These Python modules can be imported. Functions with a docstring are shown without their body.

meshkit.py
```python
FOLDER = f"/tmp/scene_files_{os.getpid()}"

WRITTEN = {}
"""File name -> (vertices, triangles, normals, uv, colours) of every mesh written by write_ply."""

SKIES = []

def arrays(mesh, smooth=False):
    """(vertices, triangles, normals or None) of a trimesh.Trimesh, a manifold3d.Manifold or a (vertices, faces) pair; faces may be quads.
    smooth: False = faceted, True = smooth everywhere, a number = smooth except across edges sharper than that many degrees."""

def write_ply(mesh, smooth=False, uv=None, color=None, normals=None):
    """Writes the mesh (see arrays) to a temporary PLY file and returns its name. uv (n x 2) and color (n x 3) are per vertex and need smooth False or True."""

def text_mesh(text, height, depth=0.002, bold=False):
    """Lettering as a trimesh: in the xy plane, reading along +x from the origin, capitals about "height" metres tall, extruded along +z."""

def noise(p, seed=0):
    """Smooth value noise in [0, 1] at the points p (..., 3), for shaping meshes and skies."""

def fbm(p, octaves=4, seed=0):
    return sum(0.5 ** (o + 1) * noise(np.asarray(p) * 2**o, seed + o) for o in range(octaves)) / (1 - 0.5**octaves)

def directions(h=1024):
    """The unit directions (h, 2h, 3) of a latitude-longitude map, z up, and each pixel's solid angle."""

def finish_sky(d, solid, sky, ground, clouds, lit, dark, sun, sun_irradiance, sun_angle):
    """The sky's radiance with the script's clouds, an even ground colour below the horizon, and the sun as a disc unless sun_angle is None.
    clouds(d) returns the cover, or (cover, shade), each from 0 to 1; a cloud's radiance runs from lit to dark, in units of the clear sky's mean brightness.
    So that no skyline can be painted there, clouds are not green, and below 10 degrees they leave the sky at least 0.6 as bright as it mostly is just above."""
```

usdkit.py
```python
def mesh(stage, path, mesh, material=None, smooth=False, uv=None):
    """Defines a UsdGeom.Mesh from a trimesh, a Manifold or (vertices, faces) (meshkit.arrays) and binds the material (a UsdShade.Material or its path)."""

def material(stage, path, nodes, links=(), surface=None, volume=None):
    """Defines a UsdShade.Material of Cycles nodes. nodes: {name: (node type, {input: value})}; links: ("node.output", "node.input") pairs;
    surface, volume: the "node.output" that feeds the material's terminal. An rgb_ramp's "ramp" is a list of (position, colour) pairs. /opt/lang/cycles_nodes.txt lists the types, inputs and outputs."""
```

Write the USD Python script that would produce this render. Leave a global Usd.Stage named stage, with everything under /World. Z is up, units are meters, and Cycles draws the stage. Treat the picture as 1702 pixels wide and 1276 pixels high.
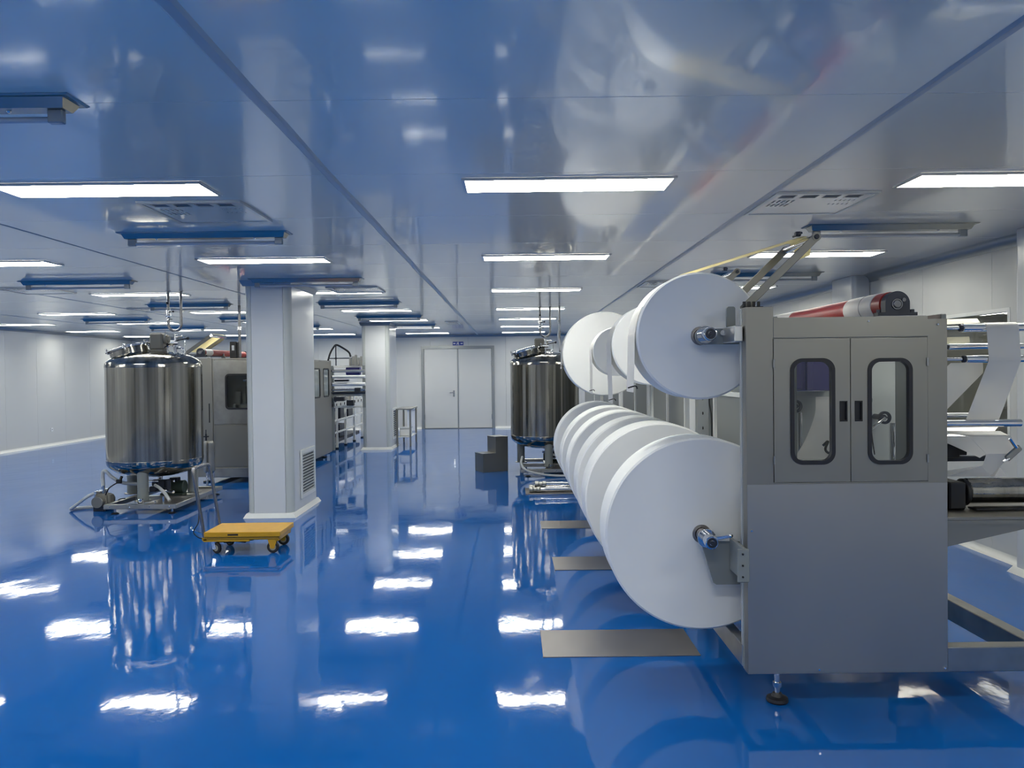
import math, random
import numpy as np, trimesh, manifold3d as m3
import shapely.geometry as sg
import shapely.affinity as sa
import usdkit, meshkit
from pxr import Usd, UsdGeom, Gf, Sdf, UsdLux

stage = Usd.Stage.CreateInMemory()
UsdGeom.SetStageUpAxis(stage, 'Z'); UsdGeom.SetStageMetersPerUnit(stage, 1.0)
UsdGeom.Xform.Define(stage, '/World')

# ------------------------------------------------------------------ camera, light, exposure
F_PX, PITCH, ROLL, EYE = 1287.0, 0.01662, -0.0117, (0.0, 0.0, 1.7)
cam = UsdGeom.Camera.Define(stage, '/World/camera')
_f = np.array([0, math.cos(PITCH), -math.sin(PITCH)]); _r0 = np.array([1.0, 0, 0]); _u0 = np.cross(_r0, _f)
_r = math.cos(ROLL) * _r0 + math.sin(ROLL) * _u0; _u = math.cos(ROLL) * _u0 - math.sin(ROLL) * _r0
cam.AddTransformOp().Set(Gf.Matrix4d(*_r, 0, *_u, 0, *(-_f), 0, *EYE, 1))
cam.CreateHorizontalApertureAttr(36.0); cam.CreateVerticalApertureAttr(36.0 * 1276 / 1702)
cam.CreateFocalLengthAttr(36.0 * F_PX / 1702); cam.CreateClippingRangeAttr(Gf.Vec2f(0.05, 200))
cam.CreateExposureAttr(0.19)
LAMP_STRENGTH = 20.0            # radiance of the LED panels, the only light in this windowless clean room
LAMP_ROWS = [4.58, 7.5, 10.52, 13.7, 16.35, 19.1, 21.9]      # in front of the camera
LAMP_ROWS_BEHIND = [1.6, -1.4, -4.3]
LAMP_COLS = [-10.3, -7.66, -5.02, -2.37, 0.34, 2.95]
dome = UsdLux.DomeLight.Define(stage, '/World/outside'); dome.CreateIntensityAttr(0.0)

X0, X1, YB, YN, H = -11.38, 4.3, 23.2, -7.0, 2.8             # room

# ------------------------------------------------------------------ materials
MATS = {}
def mat(name, color, rough=0.5, metal=0.0, bump=None, var=None, **kw):
    """color linear; bump=(scale xyz, strength, distance); var=(scale xyz, amount) brightness variation"""
    nodes = {'p': ('principled_bsdf', {'base_color': color, 'roughness': rough, 'metallic': metal, **kw})}
    links = []
    if bump or var:
        nodes['geo'] = ('geometry', {})
    if bump:
        nodes['m1'] = ('mapping', {'scale': bump[0]}); nodes['n1'] = ('noise_texture', {'scale': 1.0, 'detail': 3.0})
        nodes['b'] = ('bump', {'strength': bump[1], 'distance': bump[2]})
        links += [('geo.position', 'm1.vector'), ('m1.vector', 'n1.vector'), ('n1.fac', 'b.height'), ('b.normal', 'p.normal')]
    if var:
        nodes['m2'] = ('mapping', {'scale': var[0]}); nodes['n2'] = ('noise_texture', {'scale': 1.0, 'detail': 4.0})
        a = var[1]; c = np.array(color)
        nodes['r2'] = ('rgb_ramp', {'ramp': [(0.3, tuple(c * (1 - a))), (0.7, tuple(np.minimum(c * (1 + a), 1)))]})
        links += [('geo.position', 'm2.vector'), ('m2.vector', 'n2.vector'), ('n2.fac', 'r2.fac'), ('r2.color', 'p.base_color')]
        if len(var) > 2:
            nodes['mr'] = ('map_range', {'from_min': 0.3, 'from_max': 0.7, 'to_min': rough - var[2], 'to_max': rough + var[2]})
            links += [('n2.fac', 'mr.value'), ('mr.result', 'p.roughness')]
    MATS[name] = usdkit.material(stage, '/World/Looks/' + name, nodes, links, surface='p.BSDF')
    return MATS[name]

def floor_mat():
    n = {'geo': ('geometry', {}),
         'm1': ('mapping', {'scale': (1.3, 0.8, 1)}), 'n1': ('noise_texture', {'scale': 1.0, 'detail': 2.5, 'roughness': 0.5}),
         'b1': ('bump', {'strength': 0.5, 'distance': 0.010}),
         'm3': ('mapping', {'scale': (14, 9, 1)}), 'n3': ('noise_texture', {'scale': 1.0, 'detail': 2.0}),
         'b3': ('bump', {'strength': 0.25, 'distance': 0.0012}),
         'm2': ('mapping', {'scale': (0.5, 0.5, 1)}), 'n2': ('noise_texture', {'scale': 1.0, 'detail': 5.0}),
         'r2': ('rgb_ramp', {'ramp': [(0.3, (0.003, 0.098, 0.375)), (0.7, (0.005, 0.112, 0.41))]}),
         'p': ('principled_bsdf', {'roughness': 0.045, 'ior': 1.46})}
    l = [('geo.position', 'm1.vector'), ('m1.vector', 'n1.vector'), ('n1.fac', 'b1.height'),
         ('geo.position', 'm3.vector'), ('m3.vector', 'n3.vector'), ('n3.fac', 'b3.height'), ('b1.normal', 'b3.normal'), ('b3.normal', 'p.normal'),
         ('geo.position', 'm2.vector'), ('m2.vector', 'n2.vector'), ('n2.fac', 'r2.fac'), ('r2.color', 'p.base_color')]
    MATS['floor'] = usdkit.material(stage, '/World/Looks/floor', n, l, surface='p.BSDF')
floor_mat()
mat('ceiling', (0.90, 0.84, 0.73), 0.22, bump=((1.1, 2.2, 1), 0.28, 0.008), ior=1.6, coat_weight=0.7, coat_roughness=0.06, coat_ior=1.6)
mat('wall', (0.60, 0.61, 0.60), 0.28, bump=((0.8, 0.8, 0.8), 0.2, 0.01), ior=1.5)
mat('column_panel', (0.64, 0.66, 0.68), 0.25)
mat('trim_white', (0.74, 0.75, 0.73), 0.35)
mat('trim_grey', (0.34, 0.36, 0.37), 0.3, 0.6)
mat('strip_grey', (0.46, 0.48, 0.49), 0.32)
mat('room_beyond', (0.62, 0.62, 0.56), 0.6)
mat('joint', (0.10, 0.11, 0.12), 0.6)
mat('brushed', (0.315, 0.305, 0.275), 0.43, 1.0, bump=((60, 60, 1.5), 0.05, 0.001), var=((1.2, 1.2, 1.2), 0.05, 0.04))
mat('brushed_low', (0.41, 0.40, 0.375), 0.42, 1.0, bump=((60, 60, 1.5), 0.05, 0.001), var=((1.0, 1.0, 1.0), 0.06, 0.05))
mat('brushed_pale', (0.40, 0.395, 0.375), 0.33, 1.0, var=((3, 3, 3), 0.05, 0.04))
mat('tank_steel', (0.33, 0.315, 0.28), 0.12, 1.0, bump=((11, 11, 0.10), 0.6, 0.006), var=((13, 13, 0.22), 0.48, 0.03))
mat('chrome', (0.78, 0.78, 0.80), 0.07, 1.0)
mat('grey_paint', (0.22, 0.24, 0.24), 0.4)
mat('grey_panel', (0.22, 0.235, 0.23), 0.35, 0.35)
mat('pale_paint', (0.70, 0.71, 0.69), 0.4)
mat('frosted', (0.24, 0.27, 0.26), 0.14)
mat('pipe_steel', (0.26, 0.26, 0.27), 0.2, 1.0)
mat('corner_grey', (0.50, 0.53, 0.52), 0.3)
mat('batten_steel', (0.34, 0.34, 0.32), 0.24, 1.0)
mat('arm_steel', (0.24, 0.235, 0.215), 0.4, 0.8)
mat('aluminium', (0.62, 0.63, 0.64), 0.3, 1.0)
mat('nonwoven', (0.83, 0.84, 0.84), 0.85, bump=((40, 40, 40), 0.12, 0.002), var=((2.2, 2.2, 2.2), 0.02))
mat('sheet_steel', (0.30, 0.285, 0.28), 0.42, 0.85, var=((6, 6, 6), 0.06, 0.04))
mat('rubber', (0.012, 0.012, 0.016), 0.45)
mat('black', (0.010, 0.010, 0.012), 0.4)
mat('dark_iron', (0.035, 0.04, 0.055), 0.4, 0.5)
mat('red_film', (0.30, 0.022, 0.022), 0.32)
mat('white_band', (0.72, 0.70, 0.70), 0.4)
mat('yellow', (0.62, 0.33, 0.012), 0.35, var=((14, 14, 14), 0.06))
mat('yellow_dark', (0.40, 0.22, 0.012), 0.45)
mat('tyre', (0.02, 0.02, 0.022), 0.6)
mat('hub_grey', (0.35, 0.33, 0.26), 0.5)
mat('motor_grey', (0.24, 0.23, 0.20), 0.5)
mat('hose', (0.50, 0.52, 0.53), 0.35)
mat('white_plastic', (0.78, 0.79, 0.80), 0.4)
mat('cream', (0.66, 0.63, 0.48), 0.5)
mat('purple', (0.075, 0.068, 0.26), 0.4)
mat('sign_blue', (0.02, 0.05, 0.30), 0.35)
mat('sign_white', (0.85, 0.85, 0.85), 0.4)
mat('blue_cap', (0.02, 0.05, 0.28), 0.4)
mat('tube_glass', (0.50, 0.52, 0.55), 0.08)
mat('green_part', (0.035, 0.055, 0.045), 0.45)
usdkit.material(stage, '/World/Looks/lamp', {'e': ('emission', {'color': (1.0, 0.985, 0.87), 'strength': LAMP_STRENGTH})}, [], surface='e.emission')
usdkit.material(stage, '/World/Looks/dim_lamp', {'e': ('emission', {'color': (1.0, 0.98, 0.88), 'strength': 4.0})}, [], surface='e.emission')
usdkit.material(stage, '/World/Looks/pane', {'w': ('layer_weight', {'blend': 0.5}), 'pw': ('math', {'math_type': 'power', 'value2': 4.0}), 'ma': ('math', {'math_type': 'multiply_add', 'value2': 0.8, 'value3': 0.035}),
                't': ('transparent_bsdf', {'color': (0.93, 0.94, 0.94)}), 'g': ('glossy_bsdf', {'color': (1, 1, 1), 'roughness': 0.02}), 'm': ('mix_closure', {})},
                [('w.facing', 'pw.value1'), ('pw.value', 'ma.value1'), ('ma.value', 'm.fac'), ('t.BSDF', 'm.closure1'), ('g.BSDF', 'm.closure2')], surface='m.closure')
usdkit.material(stage, '/World/Looks/web_thin', {'d': ('diffuse_bsdf', {'color': (0.80, 0.76, 0.58)}), 't': ('translucent_bsdf', {'color': (0.86, 0.80, 0.58)}), 'm': ('mix_closure', {'fac': 0.7})},
                [('d.BSDF', 'm.closure1'), ('t.BSDF', 'm.closure2')], surface='m.closure')
# web: thin nonwoven, a little light comes through
usdkit.material(stage, '/World/Looks/web', {'d': ('diffuse_bsdf', {'color': (0.82, 0.82, 0.83)}), 't': ('translucent_bsdf', {'color': (0.80, 0.78, 0.70)}), 'm': ('mix_closure', {'fac': 0.4})},
                [('d.BSDF', 'm.closure1'), ('t.BSDF', 'm.closure2')], surface='m.closure')
def M(n): return '/World/Looks/' + n

# ------------------------------------------------------------------ mesh helpers
cat = trimesh.util.concatenate
def box(x0, y0, z0, x1, y1, z1, c=0.0):
    x0, x1 = min(x0, x1), max(x0, x1); y0, y1 = min(y0, y1), max(y0, y1); z0, z1 = min(z0, z1), max(z0, z1)
    if c <= 0:
        b = trimesh.creation.box([x1 - x0, y1 - y0, z1 - z0]); b.apply_translation([(x0 + x1) / 2, (y0 + y1) / 2, (z0 + z1) / 2]); return b
    c = min(c, 0.45 * min(x1 - x0, y1 - y0, z1 - z0)); pts = []
    for sx in (0, 1):
        for sy in (0, 1):
            for sz in (0, 1):
                p = np.array([(x0, x1)[sx], (y0, y1)[sy], (z0, z1)[sz]]); d = np.array([1 - 2 * sx, 1 - 2 * sy, 1 - 2 * sz]) * c
                pts += [p + d * [0, 1, 1], p + d * [1, 0, 1], p + d * [1, 1, 0]]
    return trimesh.convex.convex_hull(np.array(pts))
def frame_of(d):
    d = np.asarray(d, float); d = d / np.linalg.norm(d)
    a = np.cross(d, [0, 0, 1.0] if abs(d[2]) < 0.9 else [1.0, 0, 0]); a /= np.linalg.norm(a)
    return d, a, np.cross(d, a)
def lathe(profile, p0, axis=(0, 0, 1), n=32):
    """profile: (radius, distance along axis) list; closed ends when the radius is 0"""
    d, a, b = frame_of(axis); p0 = np.asarray(p0, float)
    ang = np.arange(n) * 2 * np.pi / n; V, Fc = [], []
    for r, t in profile:
        V.append(p0 + d * t + r * (np.cos(ang)[:, None] * a + np.sin(ang)[:, None] * b))
    V = np.vstack(V); k = len(profile)
    for i in range(k - 1):
        for j in range(n):
            q = (j + 1) % n
            Fc += [[i * n + j, i * n + q, (i + 1) * n + q], [i * n + j, (i + 1) * n + q, (i + 1) * n + j]]
    m = trimesh.Trimesh(V, Fc, process=True); m.update_faces(m.nondegenerate_faces()); m.fix_normals(); return m
def cyl(p0, p1, r, n=20, c=0.0):
    p0, p1 = np.asarray(p0, float), np.asarray(p1, float); L = np.linalg.norm(p1 - p0); c = min(c, r * 0.5, L * 0.4)
    pr = [(0, 0), (r - c, 0), (r, c), (r, L - c), (r - c, L), (0, L)] if c > 0 else [(0, 0), (r, 0), (r, L), (0, L)]
    return lathe(pr, p0, p1 - p0, n)
def pipe(p0, p1, r, ri, n=32, c=0.004):
    p0, p1 = np.asarray(p0, float), np.asarray(p1, float); L = np.linalg.norm(p1 - p0)
    return lathe([(ri, 0), (r - c, 0), (r, c), (r, L - c), (r - c, L), (ri, L), (ri, 0)], p0, p1 - p0, n)
def bar(p0, p1, w, t, c=0.0):
    """flat bar from p0 to p1: w across in the vertical plane, t thick sideways"""
    p0, p1 = np.asarray(p0, float), np.asarray(p1, float); d, a, b = frame_of(p1 - p0); L = np.linalg.norm(p1 - p0)
    m = box(0, -t / 2, -w / 2, L, t / 2, w / 2, c); R = np.eye(4); R[:3, 0], R[:3, 1], R[:3, 2], R[:3, 3] = d, a, np.cross(d, a), p0
    m.apply_transform(R); return m
def smooth_path(pts, n=24):
    pts = np.asarray(pts, float); k = len(pts)
    if k < 3: return pts
    P = np.vstack([2 * pts[0] - pts[1], pts, 2 * pts[-1] - pts[-2]]); out = []
    per = max(3, n // (k - 1))
    for i in range(1, k):
        for t in np.arange(per) / per:
            a, b, c, d = P[i - 1], P[i], P[i + 1], P[i + 2]
            out.append(0.5 * (2 * b + (c - a) * t + (2 * a - 5 * b + 4 * c - d) * t * t + (3 * b - a - 3 * c + d) * t ** 3))
    return np.array(out + [pts[-1]])
def tube(pts, r, n=10, smooth=True, seg=28):
    p = smooth_path(pts, seg) if smooth else np.asarray(pts, float)
    t = np.gradient(p, axis=0); t /= np.linalg.norm(t, axis=1, keepdims=True) + 1e-12
    a = np.cross(t[0], [0, 0, 1.0]);
    if np.linalg.norm(a) < 0.1: a = np.cross(t[0], [1.0, 0, 0])
    A = []
    for i in range(len(p)):
        a = a - t[i] * (a @ t[i]); a /= np.linalg.norm(a); A.append(a)
    A = np.array(A); B = np.cross(t, A); ang = np.arange(n) * 2 * np.pi / n
    V = (p[:, None] + r * (np.cos(ang)[None, :, None] * A[:, None] + np.sin(ang)[None, :, None] * B[:, None])).reshape(-1, 3); Fc = []
    for i in range(len(p) - 1):
        for j in range(n):
            q = (j + 1) % n; Fc += [[i * n + j, i * n + q, (i + 1) * n + q], [i * n + j, (i + 1) * n + q, (i + 1) * n + j]]
    V = np.vstack([V, p[0], p[-1]]); s, e = len(V) - 2, len(V) - 1; z = (len(p) - 1) * n
    for j in range(n):
        q = (j + 1) % n; Fc += [[s, q, j], [e, z + j, z + q]]
    m = trimesh.Trimesh(V, Fc, process=False); m.fix_normals(); return m
def rrect(x0, z0, x1, z1, r, q=6): return sg.box(x0 + r, z0 + r, x1 - r, z1 - r).buffer(r, quad_segs=q)
def plate_y(shape, y0, y1):
    """shape in x,z extruded from y0 to y1"""
    m = trimesh.creation.extrude_polygon(shape, abs(y1 - y0), engine='earcut'); v = m.vertices
    m = trimesh.Trimesh(np.c_[v[:, 0], max(y0, y1) - v[:, 2], v[:, 1]], m.faces, process=False); m.fix_normals(); return m
def plate_x(shape, x0, x1):
    """shape in y,z extruded from x0 to x1"""
    m = trimesh.creation.extrude_polygon(shape, abs(x1 - x0), engine='earcut'); v = m.vertices
    m = trimesh.Trimesh(np.c_[min(x0, x1) + v[:, 2], v[:, 0], v[:, 1]], m.faces, process=False); m.fix_normals(); return m
def plate_z(shape, z0, z1):
    m = trimesh.creation.extrude_polygon(shape, z1 - z0, engine='earcut'); m.apply_translation([0, 0, z0]); return m
def strip(path, width_dir, w, t=0.0012):
    """a thin web: the path's points run along it, width_dir (unit) times w across; a real sheet of thickness t"""
    p = np.asarray(path, float); wd = np.asarray(width_dir, float) * w
    tg = np.gradient(p, axis=0); nrm = np.cross(tg, wd); nrm /= np.linalg.norm(nrm, axis=1, keepdims=True)
    V = np.vstack([p, p + wd, p + wd + nrm * t, p + nrm * t]); n = len(p); Fc = []
    for a, b in ((0, 1), (1, 2), (2, 3), (3, 0)):
        for i in range(n - 1):
            Fc += [[a * n + i, a * n + i + 1, b * n + i + 1], [a * n + i, b * n + i + 1, b * n + i]]
    for i in (0, n - 1): Fc += [[i, n + i, 2 * n + i], [i, 2 * n + i, 3 * n + i]]
    m = trimesh.Trimesh(V, Fc, process=False); m.fix_normals(); return m
def sheet(quad, t=0.0015):
    """a flat thin sheet through the corner points"""
    q = np.asarray(quad, float); n = np.cross(q[1] - q[0], q[2] - q[0]); n /= np.linalg.norm(n); return trimesh.convex.convex_hull(np.vstack([q, q + n * t]))

# ------------------------------------------------------------------ scene helpers
USED = {}
class Thing:
    def __init__(s, prim, loc): s.prim, s.loc, s.path = prim, np.asarray(loc, float), str(prim.GetPath())
def numbered(parent, name):
    k = USED.get((parent, name), 0); USED[(parent, name)] = k + 1
    return name if k == 0 else f'{name}_{k:03d}'
def setd(prim, **kw):
    for k, v in kw.items():
        if v: prim.SetCustomDataByKey(k, v)
def thing(name, label, category, loc=(0, 0, 0), rotz=0.0, group=None, kind=None):
    x = UsdGeom.Xform.Define(stage, '/World/' + numbered('/World', name))
    x.AddTranslateOp().Set(Gf.Vec3d(*map(float, loc)))
    if rotz: x.AddRotateZOp().Set(float(rotz))
    setd(x.GetPrim(), label=label, category=category, group=group, kind=kind)
    return Thing(x.GetPrim(), loc if not rotz else (0, 0, 0))
def part(name, mesh, m, parent, label=None, smooth=35, world=True, kind=None):
    """a mesh of the thing or part; coordinates are world ones unless the thing was made at the origin"""
    if isinstance(mesh, (list, tuple)): mesh = cat(list(mesh))
    if isinstance(parent, Thing): loc, pp = parent.loc, parent.path
    else: loc, pp = parent[1], parent[0]
    if world and np.any(loc): mesh = mesh.copy(); mesh.apply_translation(-loc)
    path = pp + '/' + numbered(pp, name)
    o = usdkit.mesh(stage, path, mesh, M(m), smooth=smooth)
    setd(o.GetPrim(), label=label, kind=kind)
    return (path, loc)
def single(name, mesh, m, label, category, group=None, smooth=35, kind=None):
    if isinstance(mesh, (list, tuple)): mesh = cat(list(mesh))
    path = '/World/' + numbered('/World', name)
    c = np.array([*mesh.bounds.mean(0)[:2], mesh.bounds[0][2]]); mesh = mesh.copy(); mesh.apply_translation(-c)
    o = usdkit.mesh(stage, path, mesh, M(m), smooth=smooth); UsdGeom.Xformable(o).AddTranslateOp().Set(Gf.Vec3d(*map(float, c)))
    setd(o.GetPrim(), label=label, category=category, group=group, kind=kind); return o
def struct(name, label, mesh=None, m=None, category=None):
    path = '/World/' + name
    if mesh is None: p = UsdGeom.Xform.Define(stage, path).GetPrim()
    else:
        if isinstance(mesh, (list, tuple)): mesh = cat(list(mesh))
        p = usdkit.mesh(stage, path, mesh, M(m), smooth=35).GetPrim()
    setd(p, label=label, category=category, kind='structure'); return Thing(p, (0, 0, 0))
def copy(src, label, loc, rotz=0.0, group=None):
    d = src.prim.GetCustomData()
    name = src.path.rsplit('/', 1)[1]
    x = UsdGeom.Xform.Define(stage, '/World/' + numbered('/World', name))
    x.GetPrim().GetReferences().AddInternalReference(src.prim.GetPath()); x.GetPrim().SetInstanceable(True)
    x.ClearXformOpOrder(); x.AddTranslateOp().Set(Gf.Vec3d(*map(float, loc)))
    if rotz: x.AddRotateZOp().Set(float(rotz))
    setd(x.GetPrim(), label=label, category=d['category'], group=group or d.get('group')); return x
def place(t, loc):
    UsdGeom.Xformable(t.prim).GetOrderedXformOps()[0].Set(Gf.Vec3d(*map(float, loc)))
ORD = ['first', 'second', 'third', 'fourth', 'fifth', 'sixth', 'seventh', 'eighth', 'ninth', 'tenth', 'eleventh', 'twelfth']

# ================================================================== THE ROOM
struct('floor', 'glossy seamless blue epoxy resin floor', box(X0 - .1, YN - .1, -0.1, X1 + .1, YB + .1, 0), 'floor', 'floor')

ce = struct('ceiling', 'glossy pale grey metal-faced panel ceiling', category='ceiling')
part('backing', box(X0 - .1, YN - .1, H + .052, X1 + .1, YB + .1, H + .09), 'joint', ce, smooth=False)
SEAMS_X = [X0 - .02, -8.99, -6.33, -3.67, -1.0, 1.65, X1 + .02]
ys = [3.14 + 1.18 * k for k in range(-9, 18)]
ys = [YN] + [y for y in ys if YN + .2 < y < YB - .2] + [YB]
G = 0.0016
for a, b in zip(SEAMS_X, SEAMS_X[1:]):
    for c, d in zip(ys, ys[1:]):
        part('panel', box(a + G, c + G, H, b - G, d - G, H + .05, 0.0012), 'ceiling', ce, smooth=False)

def wall_panels(name, label, axis, at, lo, hi, out, holes=()):
    w = struct(name, label, category='wall')
    n = max(1, round((hi - lo) / 1.15)); e = np.linspace(lo, hi, n + 1)
    for a, b in zip(e, e[1:]):
        rect = sg.box(a + G, 0, b - G, H)
        for h in holes: rect = rect.difference(sg.box(*h))
        for g in getattr(rect, 'geoms', [rect]):
            if g.is_empty: continue
            mm = plate_x(g, at, at + out) if axis == 'x' else plate_y(g, at, at + out)
            part('panel', mm, 'wall', w, smooth=False)
    return w
WIN = (6.68, 1.02, 9.2, 2.2)
DOOR = (-2.66, 0, -0.57, 2.42)
wl = wall_panels('wall_left', 'long pale grey sandwich-panel wall on the left', 'x', X0, YN, YB, -0.05)
wb = wall_panels('wall_back', 'pale grey panel wall at the far end holding the double door', 'y', YB, X0, X1, 0.05, [DOOR])
wr = wall_panels('wall_right', 'pale grey panel wall on the right behind the near machine', 'x', X1, YN, YB, 0.05, [WIN])
wn = wall_panels('wall_front', 'pale panel wall behind the camera', 'y', YN, X0, X1, -0.05)
for t in (wl, wb, wr, wn): pass

def cove(p0, p1, inward, up, r=0.05):
    """quarter-round cove along p0-p1"""
    p0, p1 = np.asarray(p0, float), np.asarray(p1, float); i_, u_ = np.asarray(inward, float), np.asarray(up, float)
    pts = [i_ * r * (1 - math.sin(t)) + u_ * r * (1 - math.cos(t)) for t in np.linspace(0, math.pi / 2, 7)]
    prof = [np.zeros(3)] + pts
    V = np.vstack([[p0 + q for q in prof], [p1 + q for q in prof]]); n = len(prof); Fc = []
    for k in range(n):
        q = (k + 1) % n; Fc += [[k, q, n + q], [k, n + q, n + k]]
    for k in range(1, n - 1): Fc += [[0, k, k + 1], [n, n + k + 1, n + k]]
    m = trimesh.Trimesh(V, Fc, process=False); m.fix_normals(); return m
e = 0.004
struct('baseboard_left', 'white cove skirting along the left wall', cove((X0 + e, YN, 0), (X0 + e, YB, 0), (1, 0, 0), (0, 0, 1), .06), 'trim_white', 'skirting')
struct('baseboard_back', 'white cove skirting along the far wall', [cove((X0, YB - e, 0), (DOOR[0] - .06, YB - e, 0), (0, -1, 0), (0, 0, 1), .06), cove((DOOR[2] + .06, YB - e, 0), (X1, YB - e, 0), (0, -1, 0), (0, 0, 1), .06)], 'trim_white', 'skirting')
struct('baseboard_right', 'cream cove skirting along the right wall', cove((X1 - e, YN, 0), (X1 - e, YB, 0), (-1, 0, 0), (0, 0, 1), .06), 'trim_white', 'skirting')
TR = [0]
def trim(label, mesh, m): TR[0] += 1; return struct(f'trim_{TR[0]}', label, mesh, m, 'trim')
trim('grey ceiling cove along the left wall', cove((X0 + e, YN, H), (X0 + e, YB, H), (1, 0, 0), (0, 0, -1), .06), 'trim_grey')
trim('grey ceiling cove along the far wall', cove((X0, YB - e, H), (X1, YB - e, H), (0, -1, 0), (0, 0, -1), .06), 'trim_grey')
trim('grey ceiling cove along the right wall', cove((X1 - e, YN, H), (X1 - e, YB, H), (-1, 0, 0), (0, 0, -1), .09), 'trim_grey')
def seam_strip(x, w, t, seed):
    yy = np.arange(YN, YB + .01, 0.4); k = np.arange(len(yy))
    dx = (meshkit.fbm(np.c_[yy * .7, 0 * yy, 0 * yy + seed], 3) - .5) * w * .35
    dw = 1 + (meshkit.fbm(np.c_[yy * .9, 0 * yy + 5, 0 * yy + seed], 2) - .5) * .35
    L = np.c_[x + dx - w / 2 * dw, yy, 0 * yy + H]; R = np.c_[x + dx + w / 2 * dw, yy, 0 * yy + H]
    L2, R2 = L + [w * .22, 0, -t], R - [w * .22, 0, t]
    V = np.vstack([L, L2, R2, R]); n = len(yy); Fc = []
    for a, b in ((0, 1), (1, 2), (2, 3)):
        for i in range(n - 1): Fc += [[a * n + i, a * n + i + 1, b * n + i + 1], [a * n + i, b * n + i + 1, b * n + i]]
    m = trimesh.Trimesh(V, Fc, process=False); m.fix_normals()
    if m.face_normals[n][2] > 0: m.invert()
    return m
for i, (x, w, t, lab) in enumerate([(-1.0, .062, .010, 'grey joint strip along the ceiling left of the aisle lamps'), (1.65, .05, .010, 'grey joint strip along the ceiling above the near white rolls'),
                                    (-3.67, .022, .004, 'thin dark joint strip along the ceiling above the square column'), (-6.33, .018, .004, 'thin ceiling joint strip left of the near tank'), (-8.99, .018, .004, 'thin ceiling joint strip nearest the left wall')]):
    trim(lab, seam_strip(x, w, t, i * 3.7), 'strip_grey' if i < 2 else 'trim_grey')

# window in the right wall, dark room behind it
w1 = struct('window_1', 'dark glazed window in the right wall', category='window')
ay, az, by, bz = WIN
part('window_frame', plate_x(sg.box(ay, az, by, bz).difference(sg.box(ay + .035, az + .035, by - .035, bz - .035)), X1 - .004, X1 + .05), 'trim_white', w1)
part('pane', box(X1 + .02, ay + .03, az + .03, X1 + .028, by - .03, bz - .03), 'pane', w1, smooth=False)
xa, xb, ya, yb = X1 + .055, X1 + 2.3, ay - 1.2, by + 1.2
part('dim_room', [box(xb, ya, .4, xb + .05, yb, 2.45), box(xa, ya, 2.4, xb, yb, 2.45), box(xa, ya, .4, xb, yb, .45), box(xa, ya - .05, .4, xb, ya, 2.45), box(xa, yb, .4, xb, yb + .05, 2.45)], 'room_beyond', w1, smooth=False, label='dim grey room behind the glass')
part('dim_lamp', box(X1 + 1.60, 9.05, 2.335, X1 + 1.72, 9.85, 2.36), 'dim_lamp', w1, smooth=False, label='small lit strip lamp seen through the glass')
part('equipment', [box(X1 + 1.5, 6.6, .45, X1 + 2.2, 7.6, 1.55, .02), box(X1 + 1.6, 8.0, .45, X1 + 2.2, 9.4, 1.2, .02), box(X1 + 1.3, 7.7, .45, X1 + 1.6, 7.95, 1.75, .02)], 'motor_grey', w1, label='dark equipment in the room behind the glass')

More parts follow.
